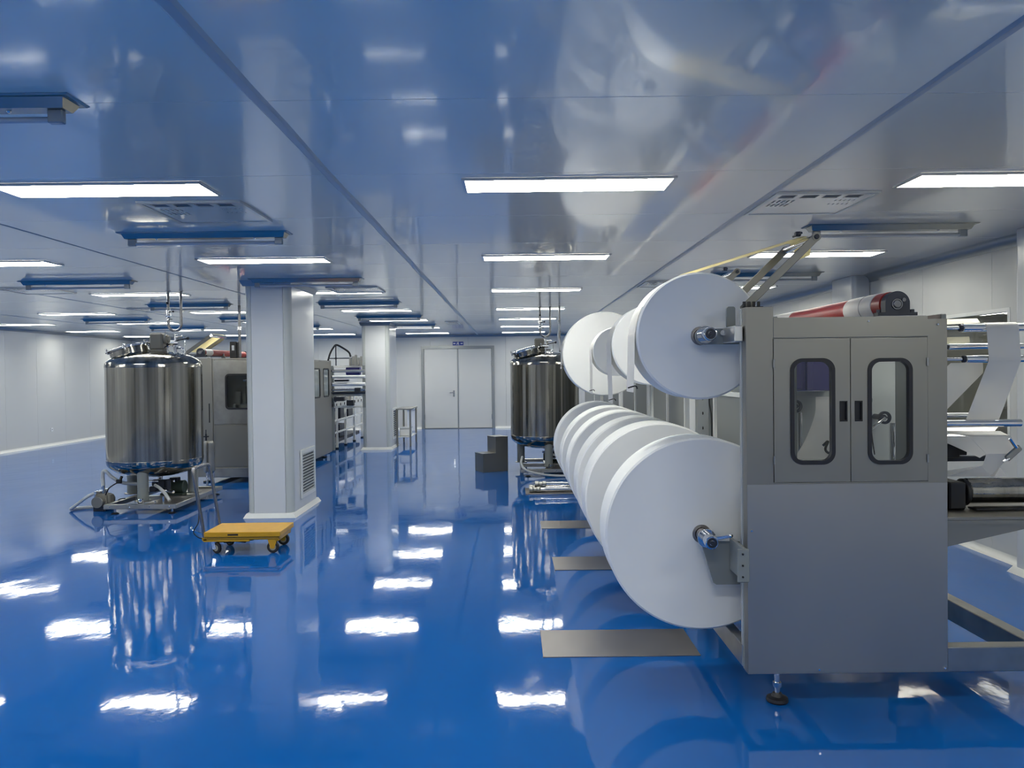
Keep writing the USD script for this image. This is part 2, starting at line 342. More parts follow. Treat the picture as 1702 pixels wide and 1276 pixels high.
# double door
d1 = struct('door_1', 'pale grey double door with steel lever handle in the far wall', category='door')
x0, _, x1, z1 = DOOR; xm = (x0 + x1) / 2
fr = sg.box(x0 - .05, 0, x1 + .05, z1 + .05).difference(sg.box(x0 + .03, -1, x1 - .03, z1 - .03))
part('door_frame', plate_y(fr, YB - .03, YB + .05), 'trim_grey', d1)
for a, b in ((x0 + .035, xm - .012), (xm + .012, x1 - .035)):
    lf = part('door_leaf', box(a, YB - .008, .02, b, YB + .035, z1 - .035, .004), 'wall', d1, smooth=False)
    hx = a if a < xm else b
    for z in (.35, 1.95): part('hinge', cyl((hx, YB - .03, z - .07), (hx, YB - .03, z + .07), .014, 10), 'chrome', lf)
    if a < xm:
        part('handle', [box(b - .14, YB - .02, .96, b - .09, YB - .008, 1.14, .003), cyl((b - .115, YB - .06, 1.08), (b - .115, YB - .015, 1.08), .012, 10), box(b - .24, YB - .066, 1.065, b - .10, YB - .05, 1.092, .005)], 'chrome', lf, label='steel lever handle')
part('meeting_stile', box(xm - .02, YB - .022, .02, xm + .02, YB - .008, z1 - .035, .004), 'trim_grey', d1)
part('threshold', box(x0, YB - .05, 0.001, x1, YB + .04, .015, .003), 'trim_grey', d1)

# ------------------------------------------------------------------ columns
def column(X, Y, w, d, label, grille=None):
    t = thing('column', label, 'column', (X + w / 2, Y + d / 2, 0))
    r = 0.085
    part('shaft', box(X + .03, Y + .03, 0.002, X + w - .03, Y + d - .03, H - .002), 'trim_grey', t, smooth=False)
    for (a, b, c_, e_) in ((X + r, Y, X + w - r, Y + .03), (X + r, Y + d - .03, X + w - r, Y + d), (X, Y + r, X + .03, Y + d - r), (X + w - .03, Y + r, X + w, Y + d - r)):
        part('panel', box(a + .003, b, .05, c_ - .003, e_, H - .06, .002), 'column_panel', t, smooth=False)
    for sx in (0, 1):
        for sy in (0, 1):
            cx, cy = (X + r, X + w - r)[sx], (Y + r, Y + d - r)[sy]
            a0 = {(0, 0): 180, (1, 0): 270, (1, 1): 0, (0, 1): 90}[(sx, sy)]
            arc = [(cx + r * .96 * math.cos(math.radians(q)), cy + r * .96 * math.sin(math.radians(q))) for q in np.linspace(a0, a0 + 90, 9)]
            arc2 = [(cx + r * .6 * math.cos(math.radians(q)), cy + r * .6 * math.sin(math.radians(q))) for q in np.linspace(a0 + 90, a0, 9)]
            part('corner_trim', plate_z(sg.Polygon(arc + arc2), .05, H - .06), 'corner_grey', t)
    def ring(off, z0, z1, m, nm):
        o = sg.box(X - off, Y - off, X + w + off, Y + d + off).buffer(0); i = sg.box(X + .025, Y + .025, X + w - .025, Y + d - .025)
        part(nm, plate_z(o.difference(i), z0, z1), m, t)
    b = trimesh.convex.convex_hull(np.array([[X - .035 + k * (w + .07), Y - .035 + l * (d + .07), .001] for k in (0, 1) for l in (0, 1)] + [[X - .004 + k * (w + .008), Y - .004 + l * (d + .008), .055] for k in (0, 1) for l in (0, 1)]))
    part('base_cove', b, 'trim_white', t, smooth=False)
    b = trimesh.convex.convex_hull(np.array([[X - .035 + k * (w + .07), Y - .035 + l * (d + .07), H - .001] for k in (0, 1) for l in (0, 1)] + [[X - .004 + k * (w + .008), Y - .004 + l * (d + .008), H - .065] for k in (0, 1) for l in (0, 1)]))
    part('top_cove', b, 'trim_grey', t, smooth=False)
    if grille:
        gy0, gz0, gy1, gz1 = grille; gx = X + w
        f = part('vent_grille', plate_x(sg.box(gy0, gz0, gy1, gz1).difference(sg.box(gy0 + .05, gz0 + .05, gy1 - .05, gz1 - .05)), gx, gx + .018), 'trim_white', t)
        part('backing', box(gx + .001, gy0 + .05, gz0 + .05, gx + .004, gy1 - .05, gz1 - .05), 'joint', f, smooth=False)
        n = 14; zz = np.linspace(gz0 + .06, gz1 - .06, n)
        for z in zz:
            s = box(gx + .004, gy0 + .05, z - .003, gx + .018, gy1 - .05, z + .004); part('slat', s, 'trim_white', f, smooth=False)
    return t
column(-3.15, 9.12, .55, 1.16, 'square pale grey column with vent grille behind the yellow lift table', (9.45, .17, 10.1, .76))
column(-3.31, 17.05, .62, 1.1, 'square pale column farther back, left of the double door', (17.35, .2, 17.9, .9))
# pilasters of the right wall
for (y0, y1, xo, lab) in ((5.75, 6.33, .2, 'pale pilaster at the right picture edge beside the dark window'), (9.3, 9.95, .2, 'pale pilaster on the right wall behind the near machine')):
    t = thing('pilaster', lab, 'pilaster', (X1 - xo / 2, (y0 + y1) / 2, 0)); r = .06
    arc = [(X1 - .004, y0)] + [(X1 - xo + r + r * math.cos(math.radians(q)), y0 + r + r * math.sin(math.radians(q))) for q in np.linspace(270, 180, 7)] + [(X1 - xo + r + r * math.cos(math.radians(q)), y1 - r + r * math.sin(math.radians(q))) for q in np.linspace(180, 90, 7)] + [(X1 - .004, y1)]
    part('shaft', plate_z(sg.Polygon(arc), .002, H - .002), 'column_panel', t, smooth=40)
    q = np.array([[X1 - xo - .035, y0 - .035, .001], [X1 - .065, y0 - .035, .001], [X1 - .065, y1 + .035, .001], [X1 - xo - .035, y1 + .035, .001], [X1 - xo - .004, y0 - .004, .055], [X1 - .065, y0 - .004, .055], [X1 - .065, y1 + .004, .055], [X1 - xo - .004, y1 + .004, .055]])
    part('base_cove', trimesh.convex.convex_hull(q), 'trim_white', t, smooth=False)

# ------------------------------------------------------------------ LED panels
COLN = ['leftmost', 'second', 'third', 'fourth', 'fifth', 'sixth']
PL = None
def panel_label(ci, ri, behind):
    col = ['beside the left wall', 'second from the left wall', 'third from the left wall', 'over the square columns', 'above the blue aisle', 'nearest the right wall'][ci]
    if behind: return f'lit white ceiling panel {ORD[ri]} behind the camera in the row {col}'
    return f'lit white ceiling panel, {ORD[ri]} from the camera in the row {col}'
def make_panel(label):
    t = thing('ceiling_light_panel', label, 'ceiling light', group='lit LED ceiling panels')
    w, d = .615, .165
    part('frame', plate_z(sg.box(-w, -d, w, d).difference(sg.box(-w + .018, -d + .018, w - .018, d - .018)), -.012, 0), 'aluminium', t)
    part('diffuser', box(-w + .018, -d + .018, -.008, w - .018, d - .018, -.003), 'lamp', t, smooth=False)
    return t
for beh, rows in ((0, LAMP_ROWS), (1, LAMP_ROWS_BEHIND)):
    for ri, y in enumerate(rows):
        for ci, x in enumerate(LAMP_COLS):
            lab = panel_label(ci, ri, beh)
            if PL is None: PL = make_panel(lab); place(PL, (x, y, H - .001))
            else: copy(PL, lab, (x, y, H - .001))

# ------------------------------------------------------------------ tube battens (unlit) flush on the ceiling
def make_batten(label):
    t = thing('batten_lamp', label, 'batten lamp', group='unlit tube battens under the ceiling')
    L = .65
    up = [(-L + .02, -.062, -.006), (L - .02, -.062, -.006), (L - .02, .062, -.006), (-L + .02, .062, -.006)]; lo = [(-L + .035, -.036, -.042), (L - .035, -.036, -.042), (L - .035, .036, -.042), (-L + .035, .036, -.042)]
    b_ = part('housing', trimesh.convex.convex_hull(np.array(up + lo)), 'batten_steel', t, smooth=False)
    fl_ = [(-L - .01, -.085, 0), (L + .01, -.085, 0), (L + .01, .085, 0), (-L - .01, .085, 0), (-L, -.078, -.007), (L, -.078, -.007), (L, .078, -.007), (-L, .078, -.007)]
    part('flange', trimesh.convex.convex_hull(np.array(fl_)), 'batten_steel', b_, smooth=False)
    for s in (-1, 1):
        part('socket', box(s * (L - .11), -.016, -.094, s * (L - .05), .016, -.040, .004), 'trim_grey', t)
        part('screw', lathe([(0, -.006), (.008, -.005), (.010, 0)], (s * .38, 0, -.043), (0, 0, 1), 10), 'chrome', t)
    part('tube', cyl((-L + .1, 0, -.078), (L - .1, 0, -.078), .012, 14), 'tube_glass', t)
    return t
BT = None
bn = {-2.37: 'over the square columns', -5.02: 'left of the columns', 2.95: 'over the near machine', -7.66: 'near the left wall'}
for x, ylist in ((-2.37, [3.1, 6.04, 9.0, 12.1, 15.05, 17.8]), (-5.02, [9.0, 12.1, 15.05, 17.8]), (-7.66, [15.05, 17.8]), (2.95, [6.04, 9.0, 12.1])):
    for i, y in enumerate(ylist):
        lab = f'unlit tube batten lamp, {ORD[i]} from the camera in the row {bn[x]}'
        if BT is None: BT = make_batten(lab); place(BT, (x, y, H - .001))
        else: copy(BT, lab, (x, y, H - .001))

# ------------------------------------------------------------------ ceiling vents
def make_vent(name, label, sx, sy):
    t = thing(name, label, 'ceiling vent')
    part('frame', plate_z(sg.box(-sx, -sy, sx, sy).difference(sg.box(-sx + .025, -sy + .025, sx - .025, sy - .025)), -.016, 0), 'aluminium', t)
    holes = []
    for i in range(4): holes.append(sg.box(-sx + .06 + i * (2 * sx - .1) / 4, -sy + .06, -sx + .06 + i * (2 * sx - .1) / 4 + .10, -sy + .15))
    for r in range(2):
        for i in range(5): holes.append(sg.box(-sx + .06 + i * .030, -sy + .20 + r * .11, -sx + .075 + i * .030, -sy + .28 + r * .11)); holes.append(sg.box(sx - .20 + i * .030, -sy + .20 + r * .11, sx - .192 + i * .030, -sy + .24 + r * .11))
    pl = sg.box(-sx + .025, -sy + .025, sx - .025, sy - .025)
    for h in holes: pl = pl.difference(h)
    part('face_plate', plate_z(pl, -.010, -.004), 'ceiling', t, smooth=False)
    part('dark_backing', box(-sx + .026, -sy + .026, -.003, sx - .026, sy - .026, -.001), 'joint', t, smooth=False)
    return t
V = make_vent('ceiling_vent', 'square slotted ceiling vent between lamp and batten at upper left', .33, .33); place(V, (-2.03, 5.23, H - .001))
copy(V, 'square slotted ceiling vent above the near machine at the right', (1.99, 5.18, H - .001))
copy(V, 'square slotted ceiling vent above the top of the square column', (-2.03, 10.2, H - .001))
copy(V, 'small far slotted ceiling vent seen past the upper white rolls', (2.0, 9.95, H - .001))
copy(V, 'slotted ceiling vent left of the pipes over the near tank', (-6.05, 9.9, H - .001))
copy(V, 'slotted ceiling vent far left behind the pipes of the near tank', (-5.95, 13.0, H - .001))
V2 = make_vent('ceiling_grating', 'narrow blue-grey double ceiling grating before the double door', .14, .5); place(V2, (-1.3, 17.3, H - .001))


# ================================================================== STAINLESS TANKS
def dome(R, z0, h, n=14, up=True):
    t = np.linspace(0, math.pi / 2, n)
    return [(R * math.cos(a), z0 + (h if up else -h) * math.sin(a)) for a in t]
def make_tank(label, cx, cy, noz, y0, y1, x0, x1, motor_dx, man_dx):
    t = thing('steel_tank', label, 'tank', (cx, cy, 0), group='tall stainless mixing tanks')
    R, zb, zt = .584, .588, 1.834
    prof = [(0, zb - .21)] + dome(R, zb, .21, 12, False)[::-1][1:] + [(R, zb), (R + .004, zb + .03), (R, zb + .035), (R, zt - .035), (R + .004, zt - .03), (R, zt)] + dome(R, zt, .186, 14)[1:-1] + [(0, zt + .186)]
    part('shell', lathe(prof, (cx, cy, 0), n=72), 'tank_steel', t, smooth=40)
    # manway, tilted with the dome
    d = np.array([-.26, -.05, 1.0]); d /= np.linalg.norm(d); c = np.array([cx + man_dx, cy - .06, 1.93])
    nk = part('manway', lathe([(.235, 0), (.235, .11), (.255, .112), (.255, .125), (0, .125)], c, d, 40), 'tank_steel', t, smooth=40)
    part('lid', lathe([(.275, .126), (.275, .140), (.262, .144), (.16, .165), (0, .172)], c, d, 40), 'chrome', nk, smooth=40)
    dd, a, b = frame_of(d)
    for q in range(6):
        an = q * math.pi / 3 + .3; p = c + dd * .10 + (a * math.cos(an) + b * math.sin(an)) * .268
        part('clamp', [cyl(p, p + dd * .075, .011, 8), cyl(p + dd * .07 - a * .02, p + dd * .07 + a * .02, .008, 8)], 'chrome', nk)
    # agitator drive
    mx = cx + motor_dx
    m_ = part('agitator_drive', [box(mx - .085, cy - .085, 2.03, mx + .085, cy + .085, 2.25, .02), box(mx - .10, cy - .10, 2.005, mx + .10, cy + .10, 2.035, .006)], 'motor_grey', t)
    part('motor', [cyl((mx + .08, cy, 2.17), (mx + .13, cy, 2.17), .062, 20, .01), cyl((mx + .12, cy, 2.17), (mx + .15, cy, 2.17), .045, 20, .008)], 'motor_grey', m_)
    part('mounting_flange', lathe([(.12, 1.99), (.12, 2.012), (0, 2.014)], (mx, cy, 0), n=28), 'tank_steel', m_)
    # dome nozzle with valve cluster
    nx, ny = noz
    v = part('inlet_valve', [cyl((nx, ny, 1.93), (nx, ny, 2.235), .022, 16), cyl((nx, ny, 1.985), (nx, ny, 2.0), .045, 18), cyl((nx, ny, 2.07), (nx, ny, 2.085), .04, 18), cyl((nx - .05, ny - .02, 2.12), (nx + .05, ny - .02, 2.12), .03, 14)], 'chrome', t)
    part('handle', [cyl((nx + .03, ny - .03, 2.15), (nx + .17, ny - .03, 2.175), .008, 8), trimesh.creation.icosphere(2, .02).apply_translation([nx + .175, ny - .03, 2.177]), cyl((nx - .03, ny - .03, 2.12), (nx - .13, ny - .03, 2.06), .008, 8), trimesh.creation.icosphere(2, .018).apply_translation([nx - .08, ny - .05, 2.10])], 'black', v, label='black ball-ended valve levers')
    part('side_branch', [tube([(nx + .02, ny, 2.05), (nx + .09, ny, 2.05), (nx + .10, ny, 1.98), (nx + .10, ny, 1.93)], .014, 10), tube([(nx - .02, ny + .03, 2.10), (nx - .11, ny + .03, 2.08), (nx - .12, ny + .03, 1.96)], .014, 10), tube([(nx + .02, ny - .02, 2.2), (nx + .12, ny - .02, 2.19), (nx + .135, ny - .02, 2.0), (nx + .13, ny - .02, 1.90)], .010, 8)], 'chrome', v)
    if motor_dx > -.05: part('agitator_arm', [bar((mx + .10, cy - .05, 2.17), (nx - .115, cy - .06, 2.27), .012, .012)], 'brushed_pale', v)
    # legs on the skid
    for an in (-85, 35, 155):
        lx, ly = cx + .455 * math.cos(math.radians(an)), cy + .455 * math.sin(math.radians(an))
        l_ = part('leg', cyl((lx, ly, .135), (lx, ly, .56), .066, 22), 'grey_paint', t)
        part('base_plate', cyl((lx, ly, .122), (lx, ly, .136), .10, 20, .003), 'brushed_pale', l_)
    b_ = part('skid_frame', [box(x0, y0, .065, x1, y0 + .06, .12, .004), box(x0, y1 - .06, .065, x1, y1, .12, .004), box(x0, y0 + .06, .065, x0 + .06, y1 - .06, .12, .004), box(x1 - .06, y0 + .06, .065, x1, y1 - .06, .12, .004),
                             box(x0 + .06, cy - .03, .065, x1 - .06, cy + .03, .119, .004)], 'brushed_pale', t)
    for k in range(4): part('bolt', cyl((x0 + .08 + k * (x1 - x0 - .16) / 3, y0 - .006, .092), (x0 + .08 + k * (x1 - x0 - .16) / 3, y0, .092), .008, 8), 'chrome', b_)
    part('drip_tray', box(x0 + .42, y0 + .061, .085, x1 - .061, y1 - .061, .095), 'sheet_steel', t, smooth=False)
    for fx in (x0 + .12, x1 - .07):
        for fy in (y0 + .05, y1 - .05):
            f_ = part('levelling_foot', cyl((fx, fy, .012), (fx, fy, .066), .012, 10), 'chrome', t)
            part('pad', lathe([(0, .001), (.045, .001), (.045, .008), (.02, .02), (0, .02)], (fx, fy, 0), n=20), 'rubber', f_)
    # pump and pipework under the tank
    p_ = part('outlet_pipe', [cyl((cx + .05, cy, .40), (cx + .05, cy, .24), .03, 16), tube([(cx + .05, cy, .30), (cx + .06, cy - .1, .24), (cx + .2, cy - .2, .22), (cx + .33, cy - .25, .20)], .022, 12), cyl((cx - .06, cy - .15, .33), (cx + .3, cy - .15, .33), .016, 12)], 'chrome', t)
    for b in (box(cx - .02, cy - .10, .26, cx + .08, cy - .02, .34, .01), box(cx + .12, cy - .22, .25, cx + .20, cy - .12, .35, .01), cyl((cx + .24, cy - .2, .22), (cx + .24, cy - .2, .36), .035, 14, .006), box(cx + .0, cy - .22, .20, cx + .09, cy - .14, .27, .01)): part('valve_body', b, 'dark_iron', p_)
    pm_ = part('transfer_pump', [cyl((cx + .05, cy + .12, .22), (cx + .33, cy + .12, .22), .085, 24, .012), cyl((cx - .03, cy + .12, .22), (cx + .05, cy + .12, .22), .065, 20, .01), box(cx + .02, cy + .05, .096, cx + .32, cy + .19, .14, .005)], 'green_part', t)
    part('terminal_box', box(cx + .14, cy + .06, .29, cx + .25, cy + .16, .345, .008), 'dark_iron', pm_)
    part('drain_hose', tube([(cx + .12, cy - .30, .30), (cx + .22, cy - .38, .27), (cx + .33, cy - .46, .20), (cx + .39, cy - .5, .13)], .02, 10), 'hose', t)
    part('gauge', [cyl((cx + .36, cy - .60, .10), (cx + .36, cy - .60, .20), .012, 10), cyl((cx + .26, cy - .60, .10), (cx + .26, cy - .60, .14), .012, 10), cyl((cx + .06, cy - .56, .10), (cx + .06, cy - .56, .17), .035, 14, .008)], 'chrome', t)
    if motor_dx < -.05: part('wash_hose', tube([(cx - .40, cy - .62, .30), (cx - .42, cy - .80, .22), (cx - .38, cy - .85, .14), (cx - .25, cy - .86, .08), (cx - .05, cy - .87, .04), (cx + .2, cy - .88, .022), (cx + .5, cy - .9, .022)], .02, 10), 'hose', t)
    return t
T1X, T1Y, T2X, T2Y = -4.685, 10.15, .554, 13.2
make_tank('tall polished steel tank on a skid beside the yellow lift table', T1X, T1Y, (-4.381, 10.1), 9.45, 10.98, -5.02, -4.13, .06, -.27)
make_tank('polished steel tank standing behind the white rolls, right of the door', T2X, T2Y, (.569, 13.1), 12.4, 13.95, .12, 1.02, -.08, -.27)

def pipe_loop(label, xa, xb, y, zb, extra=None):
    t = thing('pipe_loop', label, 'pipe', ((xa + xb) / 2, y, zb)); r = (xb - xa) / 2
    arc = [((xa + xb) / 2 - r * math.cos(a), y, zb + r - r * math.sin(a)) for a in np.linspace(0, math.pi, 17)]
    part('pipe', tube([(xa, y, H - .003), (xa, y, 2.6), (xa, y, zb + r + .1)] + arc + [(xb, y, zb + r + .1), (xb, y, 2.6), (xb, y, H - .003)], .017, 12, smooth=False), 'pipe_steel', t)
    part('stem', cyl(((xa + xb) / 2, y, zb - .003), ((xa + xb) / 2, y, zb + .0), .022, 14), 'chrome', t)
    for k, x in enumerate((xa, xb)):
        part('ceiling_flange', cyl((x, y, H - .012), (x, y, H - .002), .035, 18), 'chrome', t)
    v = part('valve', [cyl((xa, y, zb + .21), (xa, y, zb + .27), .028, 14, .006), cyl((xa, y - .0, zb + .14), (xa, y, zb + .16), .028, 14), cyl((xa - .02, y - .02, zb + .19), (xa + .04, y - .02, zb + .19), .02, 12)], 'chrome', t)
    part('lever', [cyl((xa, y - .02, zb + .24), (xa + .07, y - .03, zb + .25), .006, 8), trimesh.creation.icosphere(1, .014).apply_translation([xa + .075, y - .03, zb + .25]), cyl((xa, y - .02, zb + .15), (xa + .06, y - .03, zb + .15), .006, 8), trimesh.creation.icosphere(1, .018).apply_translation([xa - .0, y - .03, zb + .36])], 'black', v)
    return t
pipe_loop('U-shaped steel pipe hanging from the ceiling to the tank beside the yellow lift table', -4.464, -4.298, 10.1, 2.275)
pipe_loop('U-shaped steel pipe hanging from the ceiling to the tank behind the white rolls', .485, .655, 13.1, 2.275)
t = thing('drop_pipe', 'single thin pipe from the ceiling to the tank behind the white rolls', 'pipe', (.815, 13.1, 2.0))
part('pipe', cyl((.815, 13.1, 2.014), (.815, 13.1, H - .003), .014, 12), 'pipe_steel', t); part('clamp', cyl((.815, 13.1, 2.45), (.815, 13.1, 2.52), .022, 12, .004), 'chrome', t)
part('hose', tube([(.79, 13.08, 2.55), (.815, 13.07, 2.45), (.79, 13.07, 2.3), (.815, 13.06, 2.12), (.82, 13.06, 2.04)], .016, 10), 'white_plastic', t)
t = thing('drop_pipe', 'vertical steel pipe from the ceiling onto the far-left machine, beside the column', 'pipe', (-4.33, 12.35, 2.0))
part('pipe', cyl((-4.33, 12.35, 1.957), (-4.33, 12.35, H - .003), .022, 12), 'pipe_steel', t); part('clamp', cyl((-4.33, 12.35, 2.40), (-4.33, 12.35, 2.46), .032, 12, .004), 'chrome', t)

# diaphragm pump and hoses left of the near tank
t = thing('diaphragm_pump', 'small grey pump with hoses at the left foot of the near tank', 'pump', (-5.2, 9.8, 0))
part('body', [box(-5.27, 9.73, .03, -5.13, 9.87, .21, .015), cyl((-5.20, 9.66, .12), (-5.20, 9.94, .12), .062, 24, .012), box(-5.13, 9.75, .09, -5.09, 9.85, .20, .008)], 'motor_grey', t)
part('cover', [cyl((-5.20, 9.64, .12), (-5.20, 9.662, .12), .074, 24, .006), cyl((-5.20, 9.938, .12), (-5.20, 9.96, .12), .074, 24, .006)], 'arm_steel', t)
part('manifold', [cyl((-5.23, 9.65, .235), (-5.23, 9.95, .235), .022, 12), cyl((-5.23, 9.66, .17), (-5.23, 9.66, .23), .018, 10), cyl((-5.23, 9.94, .17), (-5.23, 9.94, .23), .018, 10), cyl((-5.20, 9.8, .19), (-5.20, 9.8, .31), .022, 12)], 'chrome', t)
part('foot', [box(-5.27, 9.68, .001, -5.13, 9.72, .06, .004), box(-5.27, 9.88, .001, -5.13, 9.92, .06, .004)], 'dark_iron', t)
part('discharge_hose', tube([(-5.20, 9.8, .30), (-5.205, 9.8, .42), (-5.19, 9.79, .49), (-5.15, 9.79, .485), (-5.10, 9.81, .42), (-5.0, 9.86, .34), (-4.88, 9.93, .31), (-4.78, 10.0, .30)], .022, 12), 'hose', t)
part('suction_hose', tube([(-5.24, 9.66, .235), (-5.33, 9.66, .19), (-5.45, 9.68, .11), (-5.55, 9.72, .045), (-5.59, 9.76, .024), (-5.54, 9.83, .022), (-5.40, 9.90, .022), (-5.27, 9.95, .022)], .02, 12), 'hose', t)
part('air_line', tube([(-5.14, 9.74, .2), (-5.09, 9.72, .28), (-5.03, 9.74, .33), (-4.98, 9.78, .36), (-4.95, 9.8, .42)], .008, 8), 'black', t)
part('filter', [box(-5.01, 9.74, .34, -4.95, 9.79, .39, .006), cyl((-4.97, 9.77, .38), (-4.955, 9.785, .43), .014, 10)], 'black', t)
part('air_line', tube([(-5.12, 9.80, .16), (-5.08, 9.76, .06), (-5.0, 9.8, .13), (-4.93, 9.82, .14)], .007, 8), 'black', t)

t = thing('pressure_vessel', 'slim upright steel cylinder between the near tank and the column', 'vessel', (-4.42, 11.25, 0))
part('shell', lathe([(0, .26), (.05, .27), (.078, .30), (.078, .70), (.06, .735), (0, .745)], (-4.42, 11.25, 0), n=28), 'brushed_pale', t)
for a in (30, 150, 270): part('leg', cyl((-4.42 + .06 * math.cos(math.radians(a)), 11.25 + .06 * math.sin(math.radians(a)), .001), (-4.42 + .06 * math.cos(math.radians(a)), 11.25 + .06 * math.sin(math.radians(a)), .31), .01, 8), 'chrome', t)
part('fitting', [cyl((-4.46, 11.25, .73), (-4.46, 11.25, .84), .012, 10), cyl((-4.50, 11.25, .80), (-4.42, 11.25, .80), .010, 10), cyl((-4.46, 11.25, .84), (-4.46, 11.25, .90), .006, 8)], 'dark_iron', t)

# ================================================================== YELLOW LIFT TABLE
t = thing('lift_table', 'yellow scissor lift table on black wheels in front of the square column', 'lift table', (-2.57, 7.5, 0))
cx0, cx1, cy0, cy1 = -2.925, -2.205, 7.28, 7.74
part('platform', box(cx0, cy0, .165, cx1, cy1, .212, .004), 'yellow', t)
part('label_plate', box(-2.70, cy0 - .0015, .180, -2.60, cy0, .195), 'black', t, smooth=False, label='small dark strip on the platform edge')
part('skirt', [box(cx0 + .02, cy0 + .02, .138, cx1 - .02, cy0 + .035, .164, .003), box(cx0 + .02, cy1 - .035, .138, cx1 - .02, cy1 - .02, .164, .003)], 'yellow_dark', t)
part('base_frame', [box(cx0 - .02, cy0 + .03, .115, cx1 - .30, cy0 + .07, .145, .004), box(cx0 - .02, cy1 - .07, .115, cx1 - .02, cy1 - .03, .145, .004), box(cx0 - .03, cy0 + .03, .125, cx0 + .02, cy1 - .03, .165, .004), box(cx1 - .06, cy0 + .03, .12, cx1 - .02, cy1 - .03, .165, .004), box(cx1 - .30, cy0 + .035, .13, cx1 - .02, cy0 + .06, .15, .003)], 'yellow', t)
part('scissor_arm', bar((cx0 + .10, cy0 + .09, .11), (cx1 - .12, cy0 + .09, .155), .03, .012), 'yellow_dark', t); part('scissor_arm', bar((cx0 + .10, cy1 - .09, .155), (cx1 - .12, cy1 - .09, .11), .03, .012), 'yellow_dark', t)
part('hydraulic_pump', [cyl((cx0 + .16, 7.5, .095), (cx0 + .40, 7.5, .115), .028, 16), box(cx0 + .12, 7.44, .075, cx0 + .20, 7.56, .13, .008), bar((cx0 + .05, 7.45, .12), (cx0 + .34, 7.45, .085), .02, .02)], 'dark_iron', t)
for fy in (cy0 + .06, cy1 - .06):
    f_ = part('fixed_wheel', lathe([(.022, -.016), (.05, -.016), (.056, -.010), (.056, .010), (.05, .016), (.022, .016)], (cx1 - .085, fy, .057), (0, 1, 0), 28), 'tyre', t)
    part('hub', cyl((cx1 - .085, fy - .018, .057), (cx1 - .085, fy + .018, .057), .034, 20, .004), 'hub_grey', f_)
    sh = sg.Polygon([(cx1 - .13, .135), (cx1 - .04, .135), (cx1 - .068, .045), (cx1 - .102, .045)])
    part('wheel_fork', [plate_y(sh, fy - .026, fy - .021), plate_y(sh, fy + .021, fy + .026)], 'yellow', f_)
    ax = cx0 + .10
    c_ = part('swivel_castor', lathe([(.022, -.015), (.046, -.015), (.052, -.010), (.052, .010), (.046, .015), (.022, .015)], (ax, fy, .053), (.5, 1, 0), 28), 'tyre', t)
    part('hub', cyl((ax - .008, fy - .016, .053), (ax + .008, fy + .016, .053), .03, 18, .003), 'hub_grey', c_)
    part('castor_fork', [bar((ax - .015, fy - .024, .045), (ax - .03, fy - .024, .118), .032, .004), bar((ax + .005, fy + .024, .045), (ax - .01, fy + .024, .118), .032, .004), cyl((ax - .02, fy, .108), (ax - .02, fy, .122), .028, 16)], 'chrome', c_)
hx, ht = cx0 - .005, -3.02
part('push_handle', tube([(hx, cy0 + .03, .16), (hx - .04, cy0 + .03, .42), (ht, cy0 + .03, .75), (ht - .012, cy0 + .05, .80), (ht - .015, cy0 + .10, .812), (ht - .015, cy1 - .10, .812), (ht - .012, cy1 - .05, .80), (ht, cy1 - .03, .75), (hx - .04, cy1 - .03, .42), (hx, cy1 - .03, .16)], .016, 12, seg=72), 'pipe_steel', t, label='bent grey steel push handle')
part('foot_pedal', tube([(hx + .02, 7.42, .135), (hx - .04, 7.40, .17), (hx - .11, 7.39, .20), (hx - .16, 7.40, .22), (hx - .175, 7.44, .235)], .010, 10), 'chrome', t)
part('release_cable', tube([(ht + .04, cy0 + .035, .40), (hx - .05, cy0 + .01, .30), (hx - .09, cy0, .22), (hx - .05, cy0 + .02, .16), (hx + .0, cy0 + .06, .14)], .005, 8), 'black', t)

# ================================================================== NEAR MACHINE
mc = thing('packaging_machine', 'large stainless steel machine carrying the white rolls, foreground right', 'machine', (1.65, 3.8, 0))
FX0, FX1, FY = 1.150, 2.136, 3.8
outer = sg.Polygon([(FX0, .19), (FX1, .19), (FX1, 1.932), (2.041, 1.932), (2.041, 1.947), (1.284, 1.947), (1.284, 2.0), (FX0, 2.0)])
opening = sg.box(1.281, 1.135, 2.041, 1.845)
sp = part('end_panel', plate_y(outer.difference(opening), FY, FY + .06), 'brushed', mc, smooth=False)
part('lower_sheet', box(FX0 + .001, FY - .003, .192, FX1 - .001, FY, 1.128, .001), 'brushed_low', sp, smooth=False)
part('seam', [box(1.283, FY - .0008, 1.846, 1.2855, FY + .001, 1.947), box(1.281, FY - .0006, 1.846, 2.041, FY + .0005, 1.849)], 'joint', sp, smooth=False)
part('screw', [cyl((x, FY - .006, z), (x, FY, z), .005, 8) for x, z in ((1.17, .9), (1.5, .21), (2.15 - .03, .21), (2.09, 1.905), (1.75, 1.925))], 'chrome', sp)
